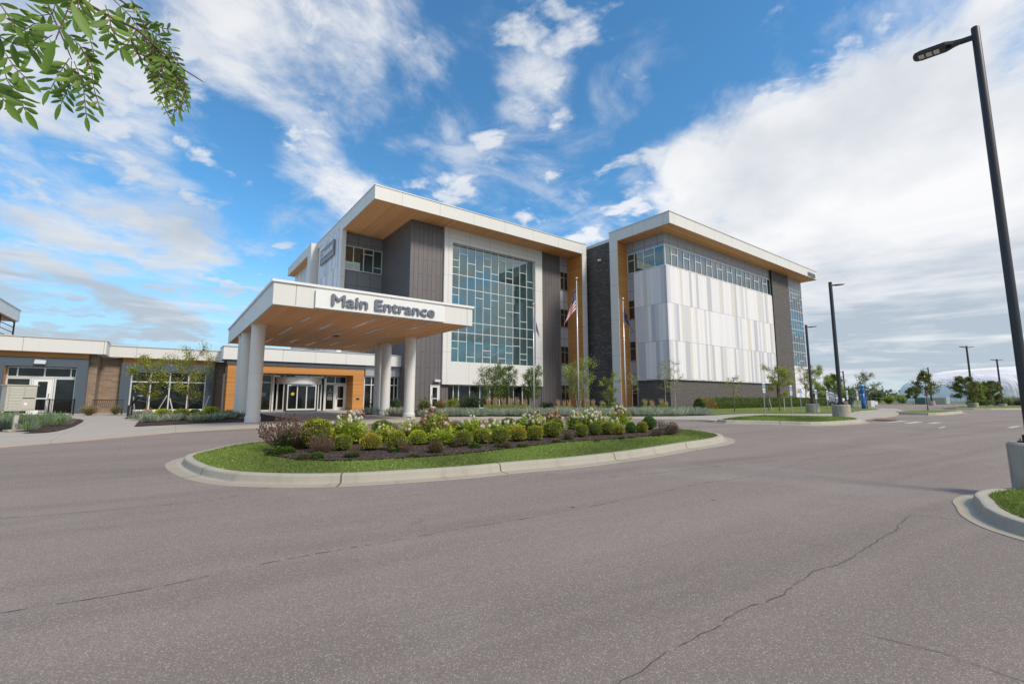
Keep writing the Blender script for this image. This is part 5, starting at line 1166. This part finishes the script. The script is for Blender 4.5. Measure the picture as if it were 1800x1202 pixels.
# island and lawn grass blades
def blades(name, poly, hole, n, h, label, seed, off=.138, w=.22):
    g=np.random.default_rng(seed); P=np.array(poly); 
    def ins(poly,x,y):
        c=np.zeros(len(x),bool); j=len(poly)-1
        for i in range(len(poly)):
            xi,yi=poly[i]; xj,yj=poly[j]; k=((yi>y)!=(yj>y))&(x<(xj-xi)*(y-yi)/((yj-yi) or 1e-9)+xi); c^=k; j=i
        return c
    x=g.uniform(P[:,0].min(),P[:,0].max(),n); y=g.uniform(P[:,1].min(),P[:,1].max(),n); k=ins(poly,x,y)
    if hole: k&=~ins(hole,x,y)
    x=x[k]; y=y[k]; n=len(x); z=np.array([gz(v) for v in y])+off
    D=rdir(n,g)*.75+np.array([0,0,1.]); pt=.75+.25*np.sin(x*1.7+np.sin(y*1.3))
    col=pal(n,[(.115,.165,.03),(.155,.20,.042),(.095,.135,.026),(.25,.235,.10)],[4,4,3,.6],.25,g)*pt[:,None]
    return newobj(name,leaf_mesh(name,np.stack([x,y,z],1),D,rdir(n,g),g.uniform(h*.6,h,n),w,col,M['leaf'],.4),None,label=label,cat='grass',kind='stuff')
blades('lawn_blades',isl,mulch,150000,.055,'short mown green grass ringing the planted island',8)
blades('lawn_blades',isl1,None,70000,.06,'short green grass around the base of the nearest lamp',9)
blades('lawn_blades',patch,None,22000,.06,'mown grass of the small verge by the road corner',10,.133,.4)

# hedge before the right tower
r=empty('clipped_hedge',(*xy(54,23.6),gz(40)+.1),ROT,label='long low dark green hedge along the base of the right tower',cat='hedge')
g=np.random.default_rng(5); n=24000; x=g.uniform(-14.5,15.5,n); lump=.82+.16*np.abs(np.sin(x*2.1+.3*np.sin(x*5))); a=g.uniform(-.2,3.34,n); rr=g.uniform(.85,1.05,n)
C=np.stack([x,-np.cos(a)*.6*lump*rr,.08+np.sin(np.clip(a,0,3.14))*1.0*lump*rr],1); D=rdir(n,g)+np.stack([np.zeros(n),-np.cos(a),np.sin(a)],1)
col=pal(n,[(.045,.075,.018),(.065,.10,.02),(.10,.12,.03)],[4,3,1],.3,g); k=(x<-12)&(g.random(n)<.6); col[k]=pal(k.sum(),[(.30,.13,.04),(.18,.13,.04)],None,.2,g)
ke=n-3000; er=np.sqrt(g.random(3000)); x[ke:]=np.where(g.random(3000)<.5,-14.5,15.5)+g.normal(size=3000)*.06; C[ke:]=np.stack([x[ke:],-np.cos(a[ke:])*.55*er,.08+np.abs(np.sin(a[ke:]))*.9*er],1)
newobj('foliage',leaf_mesh('foliage',C,D,rdir(n,g),g.uniform(.07,.13,n),.6,col,M['leaf']),r)
m=MB(); m.tube([(-14.3,0,.4),(-14,0,.4),(15,0,.4),(15.3,0,.4)],[.05,.38,.38,.05],8); m.build('branches_or_dark_core',M['core'],r)  # dark tube added inside the hedge in place of its shaded interior

# trees
def tree(name, px, Y, ytop, ytrunk, wpx, label, cols, seed=0, nl=9, lpl=60, lsz=.10, up=.75, stems=1, bark='bark', twigs=5, shape='round', group='young trees around the towers', off=.11, tr=.05, w=None, sparse=1., gzY=None, ecc=.0, asp=.6):
    X=at(px,Y); z0=(gz(Y) if gzY is None else gzY)+off; q=random.Random(seed); g=np.random.default_rng(seed+77)
    H=zat(px,ytop,Y)-z0; ht=max(.25,zat(px,ytrunk,Y)-z0); W=wpx/806*Y/2
    r=empty(name,(X,Y,z0),0,label=label,cat='tree',group=group); m=MB(); anch=[]
    for s in range(stems):
        aa=s*6.28/max(1,stems)+q.random(); lx=(0 if stems==1 else .09*math.cos(aa)); ly=(0 if stems==1 else .09*math.sin(aa)); sl=(0 if stems==1 else W*.35)
        pts=[]; n=9
        for i in range(n+1):
            u=i/n; pts.append(Vector((lx+sl*u*math.cos(aa)+q.uniform(-1,1)*.02*H*u, ly+sl*u*math.sin(aa)+q.uniform(-1,1)*.02*H*u, -.08+(H*.95+.08)*u*(1 if s==0 else q.uniform(.8,1)))))
        rad=[tr*H/4*(1-.85*(i/n))+.006 for i in range(n+1)]; m.tube(pts,rad,7)
        for l in range(nl):
            u=ht/H+(.97-ht/H)*((l+q.random()*.8)/nl); u=min(.97,u); i=u*n; p=pts[int(i)].lerp(pts[min(n,int(i)+1)],i-int(i))
            uu=(u-ht/H)/(1-ht/H)
            pr={'round':math.sin(math.pi*min(1,.22+uu*.75))**.7,'cone':(1-uu)**.7+.12,'vase':.45+.55*math.sin(math.pi*min(1,.1+uu*.8)),'column':.8*math.sin(math.pi*min(1,.15+.8*uu))+.2}[shape]
            az=l*2.4+s*1.3+q.uniform(-.4,.4); L=W*pr*q.uniform(.8,1.15)*(1 if stems==1 else .75); e=up*q.uniform(.7,1.25)
            lp=[p]; dirv=Vector((math.cos(az),math.sin(az),e))
            for k in range(1,5):
                lp.append(p+Vector((math.cos(az)*L*k/4,math.sin(az)*L*k/4,L*e*(k/4)**(.8)))+Vector((q.uniform(-1,1),q.uniform(-1,1),q.uniform(-1,1)))*.05*L)
            m.tube(lp,[max(.006,tr*H/4*.38*(1-.2*k)) for k in range(5)],5,False)
            for tq in range(twigs):
                k=q.uniform(.35,1)*4; b0=lp[min(3,int(k))].lerp(lp[min(4,int(k)+1)],k-int(k)); tv=Vector((q.uniform(-1,1),q.uniform(-1,1),q.uniform(-.3,1))).normalized()*L*q.uniform(.25,.5)
                tv+=dirv.normalized()*L*.15; m.tube([b0,b0+tv*.5+Vector((0,0,.02)),b0+tv],[.008,.006,.004],3,False)
                for f in (.35,.55,.75,.95): anch.append(b0+tv*f)
            anch.append(lp[-1]); anch.append(lp[3])
    m.build('trunk',M[bark],r,smooth=True)
    A=np.array([tuple(a) for a in anch]); k=max(1,int(lpl*sparse)); idx=np.repeat(np.arange(len(A)),k)[:90000]; n=len(idx)
    sp=W*.13+.05; C=A[idx]+g.normal(size=(n,3))*sp*.6; D=rdir(n,g)+np.array([0,0,-.25])
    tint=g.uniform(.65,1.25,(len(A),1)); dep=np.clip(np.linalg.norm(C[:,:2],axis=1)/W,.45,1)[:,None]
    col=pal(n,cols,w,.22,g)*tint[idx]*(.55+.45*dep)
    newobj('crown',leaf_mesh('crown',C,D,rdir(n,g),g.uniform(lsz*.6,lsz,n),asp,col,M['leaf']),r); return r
YG=[(.20,.23,.03),(.13,.17,.025),(.30,.26,.04),(.10,.13,.02)]; GR=[(.06,.11,.02),(.09,.14,.025),(.05,.085,.02)]; LG=[(.17,.22,.04),(.24,.26,.05),(.12,.17,.03)]; RU=[(.09,.11,.03),(.13,.10,.04),(.16,.07,.04),(.07,.12,.025)]
tree('young_tree',259,26.5,640,706,52,'left of the two young yellow-green trees before the low wing',YG,1,13,15,.09,1.15,1,'bark',5,'vase',tr=.045)
tree('young_tree',331,26.5,636,714,66,'right of the two young yellow-green trees before the low wing',YG,2,15,13,.09,1.25,1,'bark',5,'vase',tr=.05)
tree('birch_tree',864,34,637,704,50,'birch with two pale stems before the curtain wall, left of its pair',GR+LG[:1],3,16,7,.10,.55,2,'birch',5,'column',tr=.035)
tree('birch_tree',886,35,641,704,44,'bushy green birch directly right of the pale stemmed birch',GR,4,17,10,.10,.7,2,'bark',5,'column',tr=.035)
tree('birch_tree',936,34,640,700,40,'green birch beside the left flagpole',GR+LG[:1],5,14,8,.10,.8,3,'birch',4,'column',tr=.03)
tree('birch_tree',1017,33,637,704,56,'multi stemmed yellow-green birch around the middle flagpole',LG,6,13,6,.10,1.1,4,'birch',4,'vase',tr=.03)
tree('birch_tree',1073,34.5,650,702,30,'thin sparse birch before the dark brick link wall',LG,7,9,8,.09,.5,2,'bark',4,'column',tr=.03)
tree('birch_tree',1112,34,655,685,26,'very sparse small birch behind the right flagpole',YG,8,7,3,.09,.4,1,'birch',4,'column',tr=.03)
tree('birch_tree',1170,33,632,688,30,'tall thin yellowing birch at the corner of the striped wall, left stem',YG,9,13,3,.085,.5,1,'birch',4,'column',tr=.03)
tree('birch_tree',1187,33,628,690,30,'tall thin yellowing birch at the corner of the striped wall, right stem',YG,10,13,2,.085,.6,1,'birch',4,'column',tr=.03)
tree('young_tree',1290,34,661,697,30,'small sparse yellow-green tree alone on the lawn before the brick base',YG,11,9,4,.09,.5,1,'bark',4,'round')
tree('young_tree',1369,36,650,698,44,'yellow-green young tree between the first two accessible parking signs',YG,12,12,18,.1,.9,1,'bark',5,'round')
tree('young_tree',1350,37,683,700,8,'bare young sapling left of the yellow-green tree',YG,13,5,1,.06,.8,1,'bark',3,'column')
tree('young_tree',1417,38,644,700,30,'sparse reddish tree left of the lamp beside the right tower end',[(.28,.20,.13),(.20,.17,.08),(.14,.16,.05)],14,12,4,.1,.9,1,'bark',5,'vase')
tree('young_tree',1436,42,648,700,36,'light green tree right of the lamp beside the right tower end',LG,15,12,14,.12,.9,1,'bark',5,'round')
tree('young_tree',1468,46,657,698,36,'green conical young tree left of the verge lamp pole',LG+GR,16,13,20,.13,.6,1,'bark',5,'cone')
tree('young_tree',1523,46,653,698,44,'open reddish-green maple behind the blue call tower',RU,17,12,8,.14,.45,1,'bark',4,'cone',sparse=.9)
tree('maple_tree',1629,36.5,650,696,34,'open branched green maple on the small parking island',GR+RU,18,13,11,.13,.35,1,'bark',5,'cone',off=.14)
tree('round_maple',1604,75,683,702,18,'small dark round tree behind the parking island at the dome foot',GR,19,10,14,.22,.7,1,'bark',4,'round',group='round topped trees at the far island')
tree('round_maple',1700,49,663,703,36,'round topped dark maple at the foot of the double headed lamp',GR+RU,20,15,24,.15,.5,1,'bark',5,'round',group='round topped trees at the far island',sparse=1)
tree('round_maple',1717,51,672,703,22,'round topped tree overlapping the dark maple on its right',GR+LG,21,12,18,.15,.5,1,'bark',5,'round',group='round topped trees at the far island')
tree('round_maple',1733,53,673,703,25,'round topped maple turning red, third of the far island group',RU+GR,22,13,20,.15,.5,1,'bark',5,'round',group='round topped trees at the far island')
tree('round_maple',1748,54,670,703,24,'rightmost round topped green maple of the far island group',GR+RU,23,13,20,.15,.5,1,'bark',5,'round',group='round topped trees at the far island')
# larger shrubs at tower foot
def bush(name, px, Y, wpx, ytop, cols, label, seed, n=2600, sz=.09, off=.11, w=None, flat=1., group='loose shrubs in the tower beds', asp=.5):
    X=at(px,Y); z0=gz(Y)+off; W=wpx/806*Y/2; H=zat(px,ytop,Y)-z0; g=np.random.default_rng(seed)
    r=empty(name,(X,Y,z0),0,label=label,cat='shrub',group=group); m=MB(); q=random.Random(seed); A=[]
    for i in range(26):
        a=q.uniform(0,6.28); l=q.uniform(.3,1); p=Vector((math.cos(a)*W*l,math.sin(a)*W*.8*l,H*(1-.45*l*l)*q.uniform(.7,1.02))); m.tube([(0,0,-.05),(p.x*.45,p.y*.45,p.z*.6),p],[.014,.009,.004],4,False)
        for k in range(7): u=.3+.7*k/6; A.append((p.x*u*.9+q.uniform(-1,1)*.08*W,p.y*u*.9+q.uniform(-1,1)*.08*W,p.z*(u**.8)))
    m.build('branches_or_dark_core',M['bark'],r); A=np.array(A); idx=g.integers(0,len(A),n); C=A[idx]+g.normal(size=(n,3))*W*.12; C[:,2]=np.maximum(C[:,2],.02)
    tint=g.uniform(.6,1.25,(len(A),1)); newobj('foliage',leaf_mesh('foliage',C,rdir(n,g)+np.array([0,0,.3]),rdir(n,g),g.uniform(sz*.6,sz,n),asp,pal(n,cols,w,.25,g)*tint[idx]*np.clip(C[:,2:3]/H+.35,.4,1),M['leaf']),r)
DG=[(.03,.055,.025),(.045,.075,.035),(.06,.085,.045)]
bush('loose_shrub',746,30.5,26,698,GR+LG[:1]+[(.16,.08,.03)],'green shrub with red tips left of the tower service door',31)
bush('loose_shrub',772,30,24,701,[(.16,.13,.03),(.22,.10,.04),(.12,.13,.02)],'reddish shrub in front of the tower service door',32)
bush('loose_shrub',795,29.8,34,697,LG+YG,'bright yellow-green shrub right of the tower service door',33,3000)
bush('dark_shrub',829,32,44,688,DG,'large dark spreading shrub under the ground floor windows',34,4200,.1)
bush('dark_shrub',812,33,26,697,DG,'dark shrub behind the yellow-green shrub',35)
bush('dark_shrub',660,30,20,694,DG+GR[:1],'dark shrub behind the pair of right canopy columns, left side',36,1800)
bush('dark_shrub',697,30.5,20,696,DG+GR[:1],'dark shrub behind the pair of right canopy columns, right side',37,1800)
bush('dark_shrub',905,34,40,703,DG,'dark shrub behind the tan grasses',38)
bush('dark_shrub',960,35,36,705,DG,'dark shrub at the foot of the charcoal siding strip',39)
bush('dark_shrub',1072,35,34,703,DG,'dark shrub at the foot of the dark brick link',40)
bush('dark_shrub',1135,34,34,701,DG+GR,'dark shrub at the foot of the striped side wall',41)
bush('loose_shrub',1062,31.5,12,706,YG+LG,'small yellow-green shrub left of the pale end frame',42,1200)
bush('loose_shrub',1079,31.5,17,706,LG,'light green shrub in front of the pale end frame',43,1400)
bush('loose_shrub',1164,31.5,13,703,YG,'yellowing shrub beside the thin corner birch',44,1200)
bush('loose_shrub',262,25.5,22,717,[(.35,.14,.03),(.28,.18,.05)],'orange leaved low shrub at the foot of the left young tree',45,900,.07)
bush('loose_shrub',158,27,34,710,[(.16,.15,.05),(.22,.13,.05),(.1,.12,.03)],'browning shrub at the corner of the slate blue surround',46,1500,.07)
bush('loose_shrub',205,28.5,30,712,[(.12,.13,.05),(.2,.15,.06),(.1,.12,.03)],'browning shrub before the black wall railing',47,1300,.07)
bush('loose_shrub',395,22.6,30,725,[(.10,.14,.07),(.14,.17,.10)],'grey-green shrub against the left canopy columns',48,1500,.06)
# background scrub and woods on the right horizon
for i,(px,Y,w_,yt,c,lb) in enumerate(((1490,70,26,683,GR,'green scrub bush beyond the back lawn, left of the blue tower'),(1540,95,26,688,GR+DG,'dark scrub bush beyond the far lot behind the white cabinet'),(1562,90,20,694,LG+YG,'yellow scrub bush by the chain link fence'),(1585,95,24,693,LG,'pale green scrub bush by the fence, right of the yellow one'),(1455,80,50,690,GR+DG,'dark green scrub behind the parked van'),(1760,66,36,700,[(.10,.12,.05),(.13,.14,.07)],'low olive scrub under the round topped trees'),(1722,64,40,701,GR,'low green scrub between the far island trees'),(1790,70,40,700,[(.09,.11,.05),(.12,.13,.07)],'low olive scrub at the right edge before the dome'))):
    bush('scrub_bush',px,Y,w_,yt,c,lb,60+i,2600,.3,off=0,group='scrub beyond the parking lot')
g=np.random.default_rng(9); n=14000; x=g.uniform(60,520,n); base=260+g.normal(size=n)*12; hh=(4.2+2*np.sin(x*.045)+1.5*np.sin(x*.13+2))*g.uniform(0,1,n)**.6
newobj('distant_woods',leaf_mesh('distant_woods',np.stack([x,base,.4+hh],1),rdir(n,g),rdir(n,g),g.uniform(1.,2.2,n),.8,pal(n,[(.05,.075,.06),(.07,.095,.07)],None,.2,g),M['leaf']),None,label='blue-green line of distant woods along the right horizon',cat='woods',kind='stuff')
# stakes of the young trees
def stake(px0,py0,px1,py1,Y,label):
    z0=gz(Y)+.08; a=Vector((at(px0,Y),Y,z0)); b=Vector((at(px1,Y),Y+.1,zat(px1,py1,Y)))
    m=MB(); m.tube([a-(b-a).normalized()*.1,b],.03,7); m.build('tree_stake',M['stake'],None,label=label,cat='stake',group='wooden stakes of the young trees')
stake(274,728,291,695,26,'pale stake leaning right, leftmost of those between the young trees'); stake(309,732,296,700,25.6,'pale stake leaning left between the young trees'); stake(356,730,366,695,26,'pale stake leaning right beyond the second young tree'); stake(240,727,232,697,27,'pale stake left of the first young tree')
for i,(a,b_,c,d,Y) in enumerate(((1356,711,1353,700,37),(1378,712,1379,699,37))): stake(a,b_+5,c,d,Y,['short pale stake left of the lawn tree near the first parking sign','short pale stake right of the lawn tree near the first parking sign'][i])
gw=MB()
for (xa,ya,xb,yb) in ((232,700,255,706),(255,706,291,697),(296,702,331,712),(331,712,366,697)): gw.tube([(at(xa,26.3),26.3,zat(xa,ya,26.3)),(at(xb,26.3),26.3,zat(xb,yb,26.3))],.007,4)
gw.build('guy_wire',M['signpost'],None,label='thin guy wires strung between the young trees and their stakes',cat='wire')

# overhanging locust branch at the top left
LB=empty('locust_tree',(-4.6,-.6,.13),0,label='leafy locust branch hanging into the top left corner',cat='tree')
def P3(px,py,d): v=Vector(ray(px,py)); v=v/v.y*d; return Vector((v.x,v.y,EYE+v.z))-LB.location
tk=MB(); tk.tube([(0,0,0),(.05,.02,1.2),(0,.1,2.4),(.1,.1,3.6)],[.13,.11,.09,.06],12); tk.tube([(.02,.1,2.4),(1.2,.5,2.9),(2.4,1.0,2.95),tuple(P3(-60,-60,1.35))],[.06,.04,.02,.008],8)
tk.build('trunk',M['bark'],LB,smooth=True)
M['twig']=m_plain('reddish_twig',(.12,.06,.04),.7)
tw=MB()
def twig(pts,r0,r1):
    P=[P3(*p) for p in pts]; n=len(P); tw.tube(P,[r0+(r1-r0)*i/(n-1) for i in range(n)],6); return P
twig([(-60,-60,1.35),(60,-20,1.3),(140,0,1.2),(190,28,1.18),(240,52,1.18),(285,92,1.18),(325,124,1.2),(357,144,1.22)],.006,.0012)
twig([(60,-20,1.3),(85,10,1.2),(98,40,1.15),(118,85,1.15),(126,105,1.15)],.003,.0012); twig([(-60,-30,1.3),(-20,40,1.1),(0,80,1.05),(8,120,1.05)],.004,.0015)
twig([(-60,-60,1.35),(-10,-20,1.1),(60,-30,1.1),(130,-10,1.05)],.004,.002); twig([(180,-20,1.2),(240,20,1.2),(262,60,1.2),(300,90,1.2)],.003,.001)
g=np.random.default_rng(12); LC=[];LD=[];LN=[];LS=[];LCo=[]
def compound(pts, k=7, size=24, wob=0., gap=1., tint=(1,1,1)):
    """feather leaf: rachis through the points, leaflets in pairs"""
    P=[P3(*p) for p in pts]; tw.tube(P,[.0013]*len(P),4,False)
    L=[0]; 
    for i in range(1,len(P)): L.append(L[-1]+(P[i]-P[i-1]).length)
    def pos(u):
        t=u*L[-1]
        for i in range(1,len(P)):
            if t<=L[i] or i==len(P)-1: f=(t-L[i-1])/max(1e-6,L[i]-L[i-1]); return P[i-1].lerp(P[i],f),(P[i]-P[i-1]).normalized()
    for i in range(k):
        u=.14+.86*i/(k-.5); p,d=pos(min(1,u)); view=(p+LB.location-Vector((0,0,EYE))).normalized(); sd_=d.cross(view).normalized()
        for sg in (-1,1):
            if g.random()<.06: continue
            dd=d*g.uniform(.35,.8)+sd_*sg*g.uniform(.7,1.)+view*g.uniform(-.5,.5)*.8+Vector((0,0,-.25)); sz=.9*size/806*(p+LB.location-Vector((0,0,EYE))).length*.9*g.uniform(.75,1.15)*(1-.25*(i/k))
            LC.append(tuple(p)); LD.append(tuple(dd)); nn=view+Vector(g.normal(size=3))*.45; LN.append(tuple(nn)); LS.append(sz)
            c=np.array([(.065,.115,.018),(.09,.15,.025),(.05,.09,.015),(.13,.18,.03)][g.choice(4,p=[.35,.3,.2,.15])])*g.uniform(.8,1.2); LCo.append(c)
    p,d=pos(1.); LC.append(tuple(p)); LD.append(tuple(d)); LN.append((0.1,-1,.1)); LS.append(size/806*(p+LB.location-Vector((0,0,EYE))).length*.9); LCo.append(np.array((.08,.14,.02)))
for pts,k,sz in (
 ([(98,38,1.15),(60,42,1.13),(30,62,1.12)],6,27),([(92,62,1.15),(72,75,1.14),(56,96,1.13)],5,26),([(122,103,1.15),(104,130,1.15),(88,158,1.14)],7,24),([(126,108,1.15),(122,150,1.15),(108,182,1.15)],7,24),
 ([(130,108,1.15),(146,148,1.15),(152,205,1.15)],8,22),([(140,80,1.16),(160,120,1.16),(166,160,1.16),(174,185,1.16)],8,18),([(112,55,1.14),(140,80,1.15),(160,112,1.16)],7,22),([(140,0,1.2),(150,40,1.18),(164,90,1.17),(168,125,1.17)],9,20),
 ([(100,0,1.1),(92,25,1.1),(70,28,1.1)],4,24),([(240,52,1.18),(224,78,1.18),(205,90,1.18)],4,20),([(270,80,1.18),(266,120,1.18),(276,165,1.18),(300,210,1.18)],12,13),([(285,92,1.18),(286,130,1.18),(300,165,1.18)],9,18),
 ([(262,60,1.2),(290,95,1.2),(310,130,1.2),(322,160,1.2)],10,17),([(240,40,1.2),(275,60,1.19),(300,85,1.19),(315,115,1.19)],10,20),([(250,30,1.2),(285,50,1.2),(298,52,1.2)],6,15),([(200,0,1.2),(230,30,1.2),(255,70,1.2),(262,95,1.2)],8,24),
 ([(190,28,1.1),(200,60,1.08),(215,85,1.08)],4,30),([(230,0,1.2),(245,18,1.2),(250,25,1.2)],3,16),([(325,124,1.2),(322,150,1.2),(330,190,1.2)],7,9),([(275,100,1.18),(280,140,1.18),(290,175,1.18)],8,16),([(295,100,1.2),(312,135,1.2),(328,162,1.2)],8,13),([(228,60,1.15),(240,95,1.15),(262,100,1.15)],5,24),
 ([(0,80,1.05),(25,118,1.05),(48,140,1.05)],5,24),([(5,110,1.05),(12,140,1.05),(30,170,1.05),(45,195,1.05)],6,30),([(-10,60,.9),(30,80,.9),(60,80,.9)],3,30),([(-5,0,.9),(12,25,.9),(28,48,.9)],3,26),([(130,-10,.8),(118,20,.8),(98,70,.8)],2,46),([(140,-10,.85),(136,20,.85)],3,28),([(-20,140,1.0),(-5,160,1.),(10,180,1.)],4,34),([(165,-10,1.2),(150,15,1.2),(128,35,1.2)],6,22),([(185,10,1.15),(195,35,1.15),(190,60,1.15)],5,22)):
    compound(pts,k,sz)
for i in range(3):                      # second layer of smaller sprays in the dense right tuft
    for bx,by in ((262,70),(285,95),(300,110),(250,60),(310,128)):
        a=g.uniform(-12,12); compound([(bx+a,by,1.2+.02*i),(bx+a+g.uniform(-8,14),by+30,1.2),(bx+a+g.uniform(-4,22),by+g.uniform(48,75),1.2)],6,g.uniform(11,18))
tw.build('twigs',M['twig'],LB,smooth=True)
LC=np.array(LC);LD=unit(np.array(LD));LN=np.array(LN);LS=np.array(LS);LCo=np.array(LCo)
# rounded leaflets: eight-sided blades with a fold
def leaflet_mesh():
    S=unit(np.cross(LD,LN)); Nn=unit(np.cross(S,LD)); n=len(LC); s=LS[:,None]; prof=[(0,0),(.15,.08),(.4,.145),(.68,.135),(.9,.065),(1,0)]
    vs=[]; 
    for u,w in prof: vs.append(LC+LD*s*u-Nn*s*.10*u*u)                    # midrib
    for u,w in prof[1:-1]: vs.append(LC+LD*s*u+S*s*w+Nn*s*(.035-.10*u*u))
    for u,w in prof[1:-1]: vs.append(LC+LD*s*u-S*s*w+Nn*s*(.035-.10*u*u))
    V=np.stack(vs,1); k=V.shape[1]; f=[(0,6,1),(1,6,7,2),(2,7,8,3),(3,8,9,4),(4,9,5),(0,1,10),(1,2,11,10),(2,3,12,11),(3,4,13,12),(4,5,13)]
    me=bpy.data.meshes.new('leaves'); me.from_pydata(V.reshape(-1,3).tolist(),[],[tuple(a+i*k for a in t) for i in range(n) for t in f])
    a=me.attributes.new('Col','FLOAT_COLOR','POINT'); c=np.repeat(np.concatenate([LCo,np.ones((n,1))],1),k,0); a.data.foreach_set('color',c.astype(np.float32).ravel())
    me.polygons.foreach_set('use_smooth',[True]*len(me.polygons)); me.materials.append(M['leaf']); me.update(); return me
newobj('leaves',leaflet_mesh(),LB)
for o in list(bpy.data.objects):
    if o.type=='MESH' and o.name.startswith('curved_glass'): pass
scene.render.engine='CYCLES'
